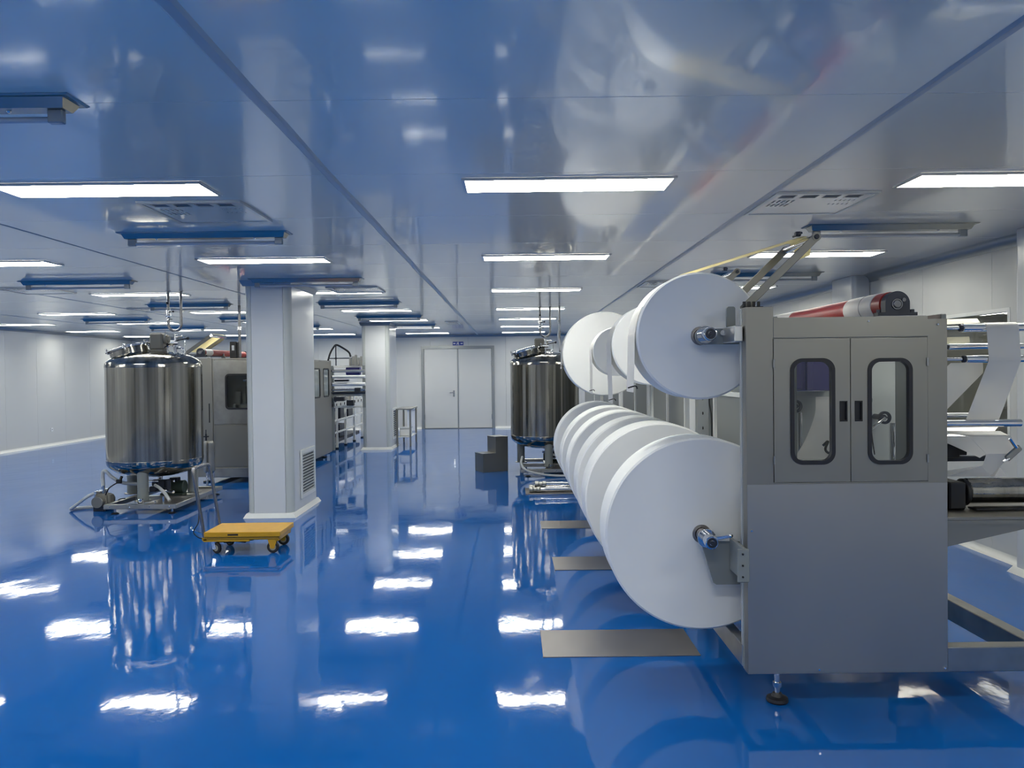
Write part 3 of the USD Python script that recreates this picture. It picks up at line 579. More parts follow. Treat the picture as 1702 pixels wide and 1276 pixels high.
def machine_door(x0, x1, z0, z1, wx0, wx1, wz0, wz1, hinge_left, hx, y, parent, m='brushed'):
    sh = sg.box(x0, z0, x1, z1).difference(rrect(wx0, wz0, wx1, wz1, .055)).difference(sg.box(hx - .017, 1.437, hx + .017, 1.532))
    d = part('door', plate_y(sh, y - .004, y + .016), m, parent, smooth=False)
    part('window_gasket', plate_y(rrect(wx0 - .008, wz0 - .008, wx1 + .008, wz1 + .008, .06, 10).difference(rrect(wx0 + .010, wz0 + .010, wx1 - .010, wz1 - .010, .046, 10)), y - .010, y + .02), 'rubber', d)
    part('pane', plate_y(rrect(wx0 + .008, wz0 + .008, wx1 - .008, wz1 - .008, .046), y + .004, y + .009), 'pane', d, smooth=False)
    part('recessed_handle', [box(hx - .0168, y + .006, 1.4372, hx + .0168, y + .0155, 1.5318), plate_y(sg.box(hx - .019, 1.434, hx + .019, 1.535).difference(sg.box(hx - .014, 1.441, hx + .014, 1.528)), y - .006, y)], 'black', d, smooth=False)
    hxx = x0 if hinge_left else x1
    for z in (z0 + .11, z1 - .12): part('hinge', cyl((hxx, y - .008, z - .02), (hxx, y - .008, z + .02), .006, 10), 'brushed_pale', d)
    return d
machine_door(1.284, 1.6575, 1.139, 1.842, 1.372, 1.575, 1.232, 1.738, True, 1.625, FY, mc)
machine_door(1.6615, 2.038, 1.139, 1.842, 1.752, 1.955, 1.229, 1.735, False, 1.699, FY, mc)
# frame
part('base_frame', [box(2.136, FY + .004, .187, 2.72, FY + .08, .31, .004), box(2.58, FY + .08, .19, 2.66, 16.6, .31, .004), box(FX0, FY + .10, .19, FX0 + .055, 9.45, .30, .004), box(FX0 + .055, 9.38, .19, 2.58, 9.45, .31, .004), box(1.60, 16.5, .19, 2.58, 16.6, .31, .004),
                    box(1.52, FY + .1, .19, 1.60, 16.6, .31, .004), box(1.21, 6.4, .2, 1.52, 6.48, .30, .004), box(1.21, 5.0, .2, 1.52, 5.06, .30, .004), box(1.21, 8.0, .2, 1.52, 8.06, .30, .004), box(1.60, 6.4, .2, 2.58, 6.48, .30, .004)], 'brushed_pale', mc)
for fx, fy in ((1.335, 3.925), (2.70 - .01, 3.86), (2.62, 6.4), (1.18, 6.4), (1.18, 9.3), (2.62, 9.3), (1.56, 12.9), (2.62, 12.9), (1.56, 16.5), (2.62, 16.5)):
    f_ = part('levelling_foot', [cyl((fx, fy, .02), (fx, fy, .188), .013, 12), cyl((fx, fy, .075), (fx, fy, .10), .022, 6)], 'chrome', mc)
    part('pad', lathe([(0, .001), (.052, .001), (.055, .008), (.052, .022), (.03, .03), (.022, .045), (0, .045)], (fx, fy, 0), n=28), 'rubber', f_)
part('foot_plate', box(1.25, 3.83, .180, 1.42, 4.0, .190, .002), 'brushed_pale', mc)
part('guide_rail', box(1.150, 3.885, .30, 1.166, 3.915, 2.0, .002), 'aluminium', mc)
part('guide_rail', box(1.172, 3.865, .30, 1.20, 3.90, 1.99, .002), 'dark_iron', mc)
part('rail_stand', box(1.150, 3.862, .19, 1.168, 3.884, 2.0, .002), 'grey_paint', mc)
# inner side wall made of bays
WX = 1.56
MY = 16.6
bays = [(4.32, 5.90, 'grey_panel'), (7.02, 7.72, 'grey_panel'), (7.86, 8.55, 'grey_panel'), (8.95, 9.75, 'grey_panel'), (9.95, 10.9, 'grey_panel'), (11.25, 12.1, 'grey_panel'), (12.25, 13.2, 'grey_panel'), (13.6, 14.6, 'grey_panel'), (14.75, MY, 'grey_panel')]
for a, b, m in bays: part('side_panel', box(WX, a, .32, WX + .03, b, 1.88, .003), m, mc, smooth=False)
for a in (5.94, 6.95, 7.76, 8.60, 8.88, 9.80, 10.95, 12.14, 13.25, 14.64): part('mullion', box(WX - .012, a, .311, WX + .04, a + .035, 1.92, .003), 'pale_paint', mc)
part('side_post', [box(WX - .02, 6.52, .311, WX + .06, 6.62, 1.95, .004), box(WX - .004, 6.66, .311, WX + .06, 6.80, 1.95, .004)], 'pale_paint', mc)
pp = part('perforated_post', box(WX - .012, 6.10, .311, WX + .05, 6.46, 1.92, .003), 'grey_paint', mc)
part('bolt', [cyl((WX - .018, 6.28, z), (WX - .011, 6.28, z), .012, 8) for z in np.arange(.5, 1.9, .12)], 'black', pp)
for a in (8.66, 11.05, 13.4): part('side_post', box(WX - .02, a, .311, WX + .06, a + .14, 1.95, .004), 'pale_paint', mc)
part('cable', tube([(WX + .0, 6.05, 1.6), (WX - .015, 6.07, 1.45), (WX - .005, 6.04, 1.3), (WX, 6.06, .9)], .006, 8), 'black', mc)
part('side_rail', [box(WX - .014, 4.32, 1.50, WX, 5.93, 1.535, .003), box(WX - .01, 4.32, 1.885, WX + .04, MY, 1.945, .004)], 'pale_paint', mc)
part('inner_post', [box(1.50, 3.90, .31, 1.60, 3.99, 1.13, .003), box(2.06, 3.9, .31, 2.13, 3.99, 1.93, .003), box(2.06, 3.99, 1.87, 2.12, 16.6, 1.93, .004), box(2.06, 16.5, .31, 2.12, 16.58, 1.87, .003)], 'brushed_pale', mc)
# what shows through the door windows
bp = part('inner_plate', plate_y(sg.box(1.64, .32, 2.45, 1.55).union(sg.box(1.99, 1.5, 2.45, 1.97)), 4.92, 4.935), 'corner_grey', mc, smooth=False)
cb = part('control_box', box(1.64, 4.80, 1.555, 2.00, 4.95, 1.80, .006), 'purple', mc, label='purple box inside the left window')
part('duct', [box(1.72, 4.77, 1.57, 1.79, 4.80, 1.79, .006), box(1.82, 4.78, 1.56, 1.86, 4.80, 1.79, .004)], 'purple', cb)
for x, z, lx, lz in ((1.755, 1.462, -.12, -.07), (2.305, 1.385, -.135, -.10)):
    k_ = part('crank', [cyl((x, 4.80, z), (x, 4.92, z), .018, 14), lathe([(.024, 0), (.040, 0), (.040, .014), (.024, .014), (.024, 0)], (x, 4.785, z), (0, 1, 0), 24), bar((x - .035, 4.792, z), (x + .035, 4.792, z), .012, .012)], 'dark_iron', mc)
    part('lever', cyl((x, 4.78, z), (x + lx, 4.77, z + lz), .008, 10), 'chrome', k_)
part('guide_rod', cyl((1.80, 4.84, .9), (1.80, 4.84, 1.42), .013, 12), 'chrome', mc)
part('guide_rod', cyl((2.37, 4.82, .8), (2.37, 4.82, 1.35), .020, 14), 'chrome', mc)
for x, z, r in ((2.17, 1.525, .012), (2.25, 1.49, .032), (2.17, 1.46, .010), (1.77, 1.525, .02)): part('knob', cyl((x, 4.90, z), (x, 4.92, z), r, 18), 'grey_paint', bp)
part('cable', tube([(2.11, 4.9, 1.58), (2.17, 4.85, 1.50), (2.23, 4.85, 1.40), (2.27, 4.85, 1.15)], .004, 6), 'black', mc)
part('cable', tube([(1.765, 4.40, 1.255), (1.79, 4.39, 1.28), (1.775, 4.39, 1.235), (1.80, 4.39, 1.215), (1.825, 4.40, 1.265)], .007, 8), 'black', mc)
pts = [(1.862, 4.75, 1.52), (1.858, 4.74, 1.49), (1.829, 4.68, 1.413), (1.736, 4.56, 1.297), (1.65, 4.46, 1.22), (1.602, 4.42, 1.175)]
w_ = single('web', strip(smooth_path(pts), (1, 0, 0), .24, .002), 'web', 'white web curving down behind the left door window of the near machine', 'web')
# roller with red and white bands on top
rl = part('top_roller', cyl((1.957, 3.985, 2.02), (1.957, 8.2, 2.02), .058, 32), 'red_film', mc)
ed = [3.99, 4.085, 4.42, 5.30, 5.68, 6.6, 6.95, 8.18]
for i in range(7):
    white = i % 2 == 1
    part('band', pipe((1.957, ed[i], 2.02), (1.957, ed[i + 1], 2.02), .068 if white else .065, .0585, 36, .002), 'white_band' if white else 'red_film', rl, label='white wrapped band' if white else None)
part('band', pipe((1.957, 4.22, 2.02), (1.957, 4.2235, 2.02), .0695, .068, 36, .0002), 'trim_grey', rl, label='fold line of the white band')
def bearing(y, parent, x=1.957, z=2.02, zb=1.957):
    sh = sg.Point(0, 0).buffer(.062).union(sg.box(-.062, zb - z, .062, 0)).union(sg.box(-.10, zb - z, .10, zb - z + .018))
    b_ = part('bearing_block', plate_y(sa.translate(sh, x, z), y, y + .05), 'dark_iron', parent, label='dark pillow-block bearing')
    part('shaft_end', [cyl((x - .004, y - .010, z - .004), (x - .004, y + .01, z - .004), .020, 20, .003), pipe((x - .004, y - .006, z - .004), (x - .004, y, z - .004), .028, .022, 20, .001), cyl((x + .030, y - .006, z + .018), (x + .030, y, z + .018), .010, 12)], 'pipe_steel', b_)
    part('bolt', [cyl((x + s * .085, y + .025, zb + .018), (x + s * .085, y + .025, zb + .034), .011, 6) for s in (-1, 1)], 'dark_iron', b_)
bearing(3.925, mc); bearing(8.21, mc)
part('bearing_plate', [box(1.85, 3.90, 1.9475, 2.09, 4.03, 1.9565, .002), box(1.83, 8.16, 1.9305, 2.12, 8.30, 1.9565, .002), box(1.60, 8.18, 1.90, 2.06, 8.28, 1.93, .003)], 'aluminium', mc)
# dancer arms with the web roller
def dancer(y0, y1, near):
    for k, y in enumerate((y0, y1)):
        a = part('dancer_arm', bar((1.205, y, 2.005), (1.597, y, 2.385), .042, .008, .003), 'arm_steel', mc)
        part('arm_end', cyl((1.592, y - .006, 2.38), (1.592, y + .006, 2.38), .023, 20), 'arm_steel', a)
        if k or not near: part('outrigger', [box(1.185, y + .005, 1.955, WX - .012, y + .045, 1.9995, .003), box(WX - .05, y + .005, 1.945, WX + .03, y + .045, 1.957, .002)], 'grey_paint', a)
        if k == 0:
            part('web_roller', cyl((1.592, y0 + .008, 2.38), (1.592, y1 - .008, 2.38), .020, 20), 'chrome', a); part('end_cap', cyl((1.592, y0 - .014, 2.38), (1.592, y0 - .006, 2.38), .013, 12, .002), 'dark_iron', a)
            part('stop', [box(1.53, y0 + .12, 2.405, 1.56, y0 + .15, 2.43, .004), cyl((1.545, y0 + .08, 2.415), (1.545, y0 + .2, 2.415), .006, 8)], 'dark_iron', a)
            part('pivot_block', [box(1.19, y0 - .05, 2.0, 1.30, y0 - .006, 2.018, .003)] + [cyl((x, y0 - .03, 2.016), (x, y0 - .03, 2.045), .008, 8) for x in (1.205, 1.23, 1.255, 1.28)], 'black', a)
dancer(4.04, 4.50, True); dancer(5.46, 5.92, False)
# brackets and shafts for the rolls
LOW = [(4.15, 4.43), (5.30, 5.62), (6.00, 6.32), (6.92, 7.26), (7.85, 8.18), (9.05, 9.38)]
UP = [(4.15, 4.43, .341), (5.57, 5.85, .290), (7.40, 7.66, .236), (8.40, 8.66, .457)]
RX, ZL, ZU, RL = 1.0105, .813, 1.877, .5175
sh = sg.Polygon([(.985, ZL + .03), (.99, ZL - .05), (1.045, ZL - .235), (1.06, ZL - .245), (1.185, ZL - .245), (1.185, ZL - .02), (1.06, ZL - .015), (1.045, ZL + .03), (1.03, ZL + .045), (1.0, ZL + .045)])
br = part('roll_bracket', plate_y(sh, 4.045, 4.055), 'grey_paint', mc, smooth=False)
part('clamp_plate', [box(1.098, 3.787, ZL - .165, 1.157, 3.797, ZL + .0, .003), box(1.130, 3.797, ZL - .165, 1.148, 4.044, ZL + .0, .002)], 'grey_paint', br)
part('bolt', [cyl((1.123, 3.782, ZL - .025 - .056 * k), (1.123, 3.788, ZL - .025 - .056 * k), .005, 8) for k in range(3)], 'black', br)
part('chuck', [cyl((RX, 3.93, ZL), (RX, 4.14, ZL), .034, 28, .004), lathe([(.034, 4.035), (.048, 4.035), (.048, 4.044), (.034, 4.044)], (RX, 0, ZL), (0, 1, 0), 28)], 'chrome', br)
part('chuck_cap', [pipe((RX, 3.926, ZL), (RX, 3.93, ZL), .026, .014, 24, .001), cyl((RX, 3.92, ZL), (RX, 3.93, ZL), .012, 14)], 'dark_iron', br)
part('lever', [bar((RX + .03, 4.02, ZL + .0), (RX + .115, 4.0, ZL + .02), .018, .012, .003), trimesh.creation.icosphere(2, .012).apply_translation([RX + .115, 4.0, ZL + .021])], 'chrome', br)
br = part('roll_bracket', plate_y(sg.box(1.0, ZU - .05, 1.20, ZU + .032).union(sg.Point(1.0, ZU - .009).buffer(.041)), 4.045, 4.055), 'grey_paint', mc, smooth=False)
part('clamp_plate', [box(1.103, 3.83, ZU - .045, 1.146, 4.044, ZU + .035, .004)], 'aluminium', br)
part('stop_plate', plate_y(rrect(1.16 - .04, ZU + .033, 1.165, ZU + .145, .012), 4.03, 4.044), 'grey_paint', br)
part('chuck', [cyl((RX, 3.93, ZU), (RX, 4.14, ZU), .034, 28, .004), lathe([(.034, 4.035), (.046, 4.035), (.046, 4.044), (.034, 4.044)], (RX, 0, ZU), (0, 1, 0), 28)], 'chrome', br)
part('chuck_cap', [pipe((RX, 3.926, ZU), (RX, 3.93, ZU), .026, .014, 24, .001), cyl((RX, 3.92, ZU), (RX, 3.93, ZU), .012, 14)], 'dark_iron', br)
part('bolt', cyl((1.10, 4.03, ZU + .01), (1.10, 4.046, ZU + .01), .014, 12), 'chrome', br)
for z, spans in ((ZL, LOW), (ZU, [(a, b) for a, b, _ in UP])):
    for a, b in spans:
        r_ = part('roll_shaft', cyl((RX, a - (.012 if a < 4.2 else .05), z), (RX, b + .07, z), .033, 20), 'chrome', mc)
        part('carrier_arm', [box(RX - .05, b + .035, z - .045, WX - .013, b + .05, z + .045, .004)], 'grey_paint', r_)

# right-hand web section
part('roller_stand', [box(2.30, 4.15, .31, 2.33, 4.65, 1.98, .003), box(2.33, 4.60, 1.35, 2.40, 4.63, 1.97, .003), box(2.13, 4.30, .19, 2.33, 4.40, .31, .003)], 'grey_panel', mc)
RB = [('guide_roller', 1.911, .0235, 4.30, 2.50, 3.06), ('guide_roller', 1.812, .018, 4.44, 2.50, 3.06), ('guide_roller', 1.737, .0215, 4.28, 2.505, 3.04), ('guide_roller', 1.42, .013, 4.44, 2.42, 2.62), ('guide_roller', 1.383, .021, 4.26, 2.34, 2.80)]
for nm, z, r, y, a, b in RB:
    g_ = part(nm, cyl((a, y, z), (b, y, z), r, 24, .003), 'chrome', mc)
    part('journal', cyl((2.33, y, z), (a - .012, y, z), r * .42, 14), 'chrome', g_); part('collar', cyl((a - .014, y, z), (a, y, z), r * .85, 16), 'dark_iron', g_)
gs = sg.Polygon([(2.137, .74), (2.85, .895), (2.85, .905), (2.137, .905)])
part('gusset', plate_y(gs, 4.0, 4.008), 'brushed', mc, smooth=False)
tr_ = part('tray', [box(2.137, 3.97, .905, 2.87, 4.50, .922, .002), box(2.137, 3.97, .885, 2.87, 3.976, .905)], 'brushed', mc)
part('support_beam', box(2.33, 4.42, .86, 2.87, 4.48, .905, .003), 'brushed', mc)
part('tray_screw', [cyl((x, 4.02, .872), (x, 4.02, .886), .012, 8) for x in (2.28, 2.70, 2.76)], 'chrome', tr_)
nr = part('nip_roller', cyl((2.47, 4.22, 1.018), (3.0, 4.22, 1.018), .069, 36, .003), 'tank_steel', mc)
part('end_disc', cyl((2.445, 4.22, 1.012), (2.468, 4.22, 1.012), .074, 28, .004), 'black', nr)
part('drive_motor', [box(2.34, 4.14, .93, 2.43, 4.32, 1.075, .008), box(2.43, 4.18, .922, 2.445, 4.26, .98, .003)], 'black', mc)
part('scraper', box(2.47, 4.12, .925, 2.84, 4.2, .937, .003), 'black', mc)
bb = part('adjust_bar', bar((2.63, 4.12, 1.20), (2.705, 4.12, 1.265), .036, .014, .005), 'batten_steel', mc)
part('pin', [cyl((2.615, 4.12, 1.185), (2.645, 4.12, 1.205), .008, 8), cyl((2.65, 4.12, 1.31), (2.685, 4.12, 1.26), .010, 8)], 'chrome', bb)
part('adjust_rail', box(2.40, 4.37, 1.16, 2.78, 4.40, 1.19, .003), 'dark_iron', mc)
part('valve_block', [box(2.34, 4.32, 1.185, 2.50, 4.41, 1.265, .004), box(2.50, 4.33, 1.2, 2.545, 4.40, 1.24, .003)], 'black', mc)
part('former_plate', [sheet([(2.34, 4.46, 1.345), (2.80, 4.46, 1.345), (2.72, 4.40, 1.30), (2.40, 4.40, 1.30)], .003)], 'aluminium', mc)
# webs on that section
wv = thing('threaded_web', 'white web threaded down over the chrome rollers at the right edge', 'web', (2.65, 4.25, 1.0))
a0 = [(2.62, 4.33, 1.935), (2.62, 4.30, 1.9375), (2.62, 4.275, 1.925), (2.62, 4.273, 1.90), (2.62, 4.262, 1.80), (2.62, 4.256, 1.75), (2.62, 4.256, 1.725)]
part('upper_run', strip(a0, (1, 0, 0), .178, .0012), 'web', wv, smooth=60)
part('lower_run', sheet([(2.62, 4.254, 1.727), (2.798, 4.254, 1.727), (2.69, 4.285, 1.385), (2.505, 4.285, 1.385)], .0012), 'web', wv)
part('back_run', sheet([(2.46, 4.34, 1.716), (2.64, 4.34, 1.716), (2.645, 4.345, 1.66), (2.40, 4.37, 1.40), (2.34, 4.37, 1.40), (2.34, 4.36, 1.60)], .0012), 'web', wv)
part('feed_run', sheet([(2.34, 4.33, 1.928), (2.62, 4.33, 1.938), (2.62, 4.36, 1.965), (2.34, 4.36, 1.96)], .0012), 'cream', wv)
part('feed_run', sheet([(2.34, 4.462, 1.825), (2.64, 4.462, 1.832), (2.64, 4.47, 1.868), (2.34, 4.47, 1.862)], .0012), 'cream', wv)
part('feed_run', sheet([(2.50, 4.50, 1.60), (2.62, 4.50, 1.60), (2.62, 4.50, 1.628), (2.50, 4.50, 1.628)], .0012), 'cream', wv)
fw = thing('folded_web', 'white web folding into a V above the big steel roller', 'web', (2.6, 4.22, 1.07))
part('top_face', sheet([(2.40, 4.36, 1.335), (2.75, 4.36, 1.33), (2.73, 4.24, 1.312), (2.505, 4.24, 1.312)], .0012), 'web', fw)
part('front_face', sheet([(2.505, 4.238, 1.311), (2.73, 4.238, 1.311), (2.685, 4.155, 1.225), (2.545, 4.155, 1.225)], .0012), 'web', fw)
part('lower_face', sheet([(2.545, 4.153, 1.224), (2.685, 4.153, 1.224), (2.60, 4.20, 1.105), (2.53, 4.20, 1.095)], .0012), 'web', fw)
part('side_face', sheet([(2.345, 4.30, 1.305), (2.503, 4.238, 1.311), (2.543, 4.155, 1.225), (2.51, 4.155, 1.205)], .0012), 'web', fw)
part('loose_tail', sheet([(2.34, 4.24, 1.12), (2.53, 4.17, 1.16), (2.60, 4.20, 1.096), (2.36, 4.20, 1.10)], .0012), 'web', fw)
part('loose_tail', sheet([(2.60, 4.22, 1.10), (2.64, 4.19, 1.15), (2.67, 4.18, 1.10), (2.61, 4.19, 1.096)], .0012), 'web', fw)

# ================================================================== WHITE ROLLS
def roll(label, y0, y1, R, z, tail=None, web=None):
    t = thing('nonwoven_roll', label, 'roll', (RX, (y0 + y1) / 2, z - R), group='white rolls on the near machine')
    part('winding', pipe((RX, y0, z), (RX, y1, z), R, .050, 128, min(.010, R * .03)), 'nonwoven', t, smooth=30)
    part('core', pipe((RX, y0 - .004, z), (RX, y1 + .004, z), .0495, .036, 32, .001), 'sheet_steel', t)
    if tail:
        L, dx = tail; x = RX - R - .004
        pts = [(x + R * (1 - math.cos(a)), y0 + .02, z + R * math.sin(a)) for a in (.5, .35, .2, .08)] + [(x - .002, y0 + .02, z), (x + dx * .5, y0 + .02, z - L * .5), (x + dx, y0 + .02, z - L)]
        tl = part('tail', strip(smooth_path(pts, 40), (0, 1, 0), y1 - y0 - .03, .0014), 'web', t, smooth=60)
        e_ = (x + dx, y0 + .02, z - L)
        part('clip', tube([(e_[0] - .03, e_[1], e_[2] + .025), (e_[0] + .01, e_[1] - .006, e_[2] + .035), (e_[0] + .02, e_[1] - .006, e_[2] + .02)], .004, 6), 'black', tl)
    if web:
        P = np.array(web); d = P - [RX, z]; L = np.linalg.norm(d); al = math.asin(R / L); ba = math.atan2(-d[1], -d[0]) - al
        T_ = P + math.sqrt(L * L - R * R) * np.array([math.cos(ba), math.sin(ba)])
        pts = [(T_[0], y0 + .02, T_[1] + .003), (P[0] - .02, y0 + .02, P[1] + .001), (P[0] + .01, y0 + .02, P[1]), (P[0] + .025, y0 + .02, P[1] - .02), (P[0] + .018, y0 + .02, P[1] - .10)]
        part('unwound_web', strip(pts, (0, 1, 0), y1 - y0 - .04, .0014), 'web_thin', t, smooth=60)
    return t
names = ['big white lower roll nearest the camera, beside the cabinet doors', 'second white roll from the camera in the lower row', 'third white roll from the camera in the lower row', 'fourth white roll from the camera in the lower row', 'fifth white roll from the camera in the lower row', 'farthest white roll in the lower row, before the steel tank']
for (a, b), n in zip(LOW, names): roll(n, a, b, RL, ZL)
un = ['nearest white roll of the upper row, under the steel dancer arm', 'second white roll from the camera in the upper row', 'smallest white roll in the upper row, overlapping the biggest', 'largest and farthest white roll in the upper row']
tails = [(.30, -.012), (.42, .01), (.40, .0), (.16, -.008)]
for (a, b, R), n, tl, k in zip(UP, un, tails, range(4)): roll(n, a, b, R, ZU, tl, (1.59, 2.403) if k == 0 else None)

# ================================================================== FLOOR ITEMS
for i, (x0, x1, y0, y1, lab) in enumerate([(.165, 1.10, 4.56, 5.03, 'brown-grey steel sheet on the floor under the nearest lower roll'), (.345, 1.10, 6.56, 7.02, 'second steel floor sheet from the camera, beside the lower rolls'),
                                           (.30, 1.08, 8.30, 8.72, 'third steel floor sheet, near the steel pipes')]):
    single('floor_sheet', box(x0, y0, .0005, x1, y1, .006, .001), 'sheet_steel', lab, 'steel sheet', group='steel sheets on the floor under the rolls', smooth=False)
single('pipe_tray', [box(.17, 10.62, .001, 1.2, 11.15, .012, .002)], 'sheet_steel', 'flat dark steel plate under the bundle of shiny pipes', 'steel plate', smooth=False)
for l, y, z, x in (('nearest of the shiny steel shafts lying on the floor plate', 10.72, .056, .22), ('middle shiny steel shaft lying flat on the floor plate', 10.82, .056, .27), ('farthest of the shiny steel shafts lying on the floor plate', 10.92, .056, .22), ('shiny steel shaft lying on top of the other shafts', 10.77, .124, .30)):
    t = thing('steel_shaft', l, 'shaft', (x + .6, y, z - .043), group='steel shafts on the floor plate')
    part('rod', cyl((x + .1, y, z), (x + 1.15, y, z), .028, 18), 'chrome', t)
    part('end_chuck', [lathe([(0, 0), (.034, 0), (.042, .01), (.042, .05), (.03, .06), (.03, .10), (.040, .11), (.040, .15), (.03, .16), (0, .16)], (x, y, z), (1, 0, 0), 20)], 'brushed_pale', t)
# step stool, turned
t = thing('step_stool', 'dark steel two-step stool standing on the floor before the far door', 'step stool', (-.335, 13.25, 0), 28)
LX = np.array([0, 0, 0])
sh = sg.Polygon([(-.27, 0.002), (.2, 0.002), (.2, .58), (-.03, .58), (-.03, .305), (-.27, .305)])
part('shell', plate_y(sh, -.16, .16), 'brushed', t, smooth=False)
part('step_tread', box(-.275, -.165, .306, -.031, .165, .318, .002), 'brushed_pale', t); part('step_tread', box(-.035, -.165, .581, .205, .165, .593, .002), 'brushed_pale', t)

# table, drum, sockets, sign at the back
t = thing('steel_table', 'small steel frame table beside the farther column', 'table', (-2.5, 18.3, 0))
part('tabletop', box(-2.68, 17.75, .84, -2.32, 18.9, .87, .004), 'brushed_pale', t)
for x in (-2.65, -2.35):
    for y in (17.79, 18.86): part('leg', box(x - .02, y - .02, .002, x + .02, y + .02, .84, .003), 'brushed', t)
part('shelf', box(-2.66, 17.80, .20, -2.34, 18.85, .22, .003), 'pale_paint', t)
t = thing('plastic_tub', 'white tub on the lower shelf of the small steel table', 'tub', (-2.5, 18.15, .222))
part('body', box(-2.62, 17.95, .222, -2.38, 18.35, .40, .02), 'white_plastic', t); part('rim', box(-2.635, 17.935, .395, -2.365, 18.365, .415, .006), 'white_plastic', t)
t = thing('wrapped_drum', 'white wrapped cylinder standing left of the double door', 'drum', (-2.93, 22.6, 0))
part('wrapping', lathe([(0, .001), (.135, .001), (.14, .02), (.142, .25), (.138, .26), (.142, .27), (.142, .60), (.13, .62), (0, .62)], (-2.93, 22.6, 0), n=28), 'white_plastic', t)
part('cap_board', box(-3.23, 22.42, .622, -2.78, 22.8, .645, .004), 'white_plastic', t); part('knob', cyl((-3.05, 22.55, .645), (-3.05, 22.55, .69), .02, 12), 'black', t)
t = thing('wall_socket', 'small white socket low on the left wall', 'socket', (X0 + .006, 19.1, .38))
part('plate', box(X0 + .001, 19.06, .345, X0 + .012, 19.15, .435, .003), 'white_plastic', t); part('slots', [box(X0 + .012, 19.085, .38, X0 + .0135, 19.095, .40), box(X0 + .012, 19.115, .38, X0 + .0135, 19.125, .40)], 'black', t, smooth=False)
t = thing('exit_sign', 'blue and white exit sign above the double door', 'sign', (-1.6, YB - .02, 2.52))
part('board', box(-1.76, YB - .035, 2.49, -1.44, YB - .006, 2.60, .003), 'sign_blue', t)
def arrow(x, z, s): return plate_y(sg.Polygon([(x, z), (x + s * .03, z + .025), (x + s * .03, z + .010), (x + s * .07, z + .010), (x + s * .07, z - .010), (x + s * .03, z - .010), (x + s * .03, z - .025)]), YB - .037, YB - .035)
part('marking', [arrow(-1.745, 2.545, 1), arrow(-1.455, 2.545, -1), cyl((-1.595, YB - .037, 2.58), (-1.595, YB - .035, 2.58), .010, 12), plate_y(sg.LineString([(-1.60, 2.567), (-1.605, 2.538), (-1.58, 2.525), (-1.585, 2.502)]).buffer(.006).union(sg.LineString([(-1.605, 2.538), (-1.625, 2.52), (-1.645, 2.52)]).buffer(.006)).union(sg.LineString([(-1.63, 2.548), (-1.62, 2.562), (-1.60, 2.565), (-1.575, 2.548)]).buffer(.005)), YB - .037, YB - .035)], 'sign_white', t, smooth=False)

# ================================================================== FAR-LEFT MACHINE
lm = thing('packaging_machine', 'steel cabinet machine behind the near tank and square column', 'machine', (-4.3, 13, 0))
LX0, LX1, LY, LE = -4.95, -3.70, 12.1, 15.85
part('end_panel', plate_y(sg.box(LX0, .10, LX1, 1.955).difference(sg.box(-4.66, .92, -3.86, 1.93)), LY, LY + .06), 'brushed', lm, smooth=False)
part('corner_post', box(LX0, LY - .012, .10, LX0 + .27, LY, 1.955, .002), 'brushed', lm, smooth=False)
part('ventilation_slot', box(-4.74, LY - .016, .95, -4.725, LY - .0125, 1.25), 'black', lm, smooth=False)
sh = sg.box(-4.655, .925, -3.865, 1.925).difference(rrect(-4.47, 1.16, -4.02, 1.70, .06))
dr = part('door', plate_y(sh, LY - .012, LY + .012), 'brushed_pale', lm, smooth=False)
part('window_gasket', plate_y(rrect(-4.48, 1.15, -4.01, 1.71, .065).difference(rrect(-4.455, 1.175, -4.035, 1.685, .045)), LY - .018, LY + .014), 'rubber', dr)
part('pane', plate_y(rrect(-4.457, 1.173, -4.033, 1.687, .045), LY - .004, LY + .002), 'pane', dr, smooth=False)
part('kick_panel', box(-4.655, LY - .010, .26, -3.865, LY, .90, .003), 'brushed', lm, smooth=False)
part('plinth', box(LX0 + .25, LY + .02, .085, LX1 - .02, LE - .1, .10, .003), 'brushed_pale', lm); part('plinth_rail', box(-4.69, LY - .02, .10, -3.72, LY - .002, .235, .003), 'brushed_pale', lm)
for fx in (-4.85, -3.82):
    for fy in (12.25, 14.0, 15.65):
        f_ = part('levelling_foot', cyl((fx, fy, .02), (fx, fy, .10), .018, 10), 'chrome', lm); part('pad', cyl((fx, fy, .001), (fx, fy, .022), .06, 18, .004), 'rubber', f_)
holes = [rrect(13.1, 1.24, 13.7, 1.79, .05), rrect(14.32, 1.24, 14.93, 1.79, .05), rrect(15.20, 1.24, 15.64, 1.79, .05)]
side = sg.box(LY + .06, .10, LE, 1.93)
for h in holes: side = side.difference(h)
sd = part('side_panel', plate_x(side, LX1 - .02, LX1), 'brushed', lm, smooth=False)
for h in holes:
    part('window_gasket', plate_x(h.buffer(.012).difference(h.buffer(-.015)), LX1 - .022, LX1 + .006), 'rubber', sd); part('pane', plate_x(h.buffer(-.013), LX1 - .012, LX1 - .008), 'frosted', sd, smooth=False)
part('side_panel', plate_x(sg.box(LY + .06, .10, LE, 1.93), LX0, LX0 + .02), 'brushed', lm, smooth=False)
part('top_frame', plate_z(sg.box(LX0, LY + .061, LX1, LE).difference(sg.box(LX0 + .22, LY + .32, LX1 - .12, LE - .15)), 1.93, 1.955), 'brushed_pale', lm, smooth=False); part('rear_panel', box(LX0 + .02, LE - .02, .10, LX1 - .02, LE, 1.93), 'brushed', lm, smooth=False)
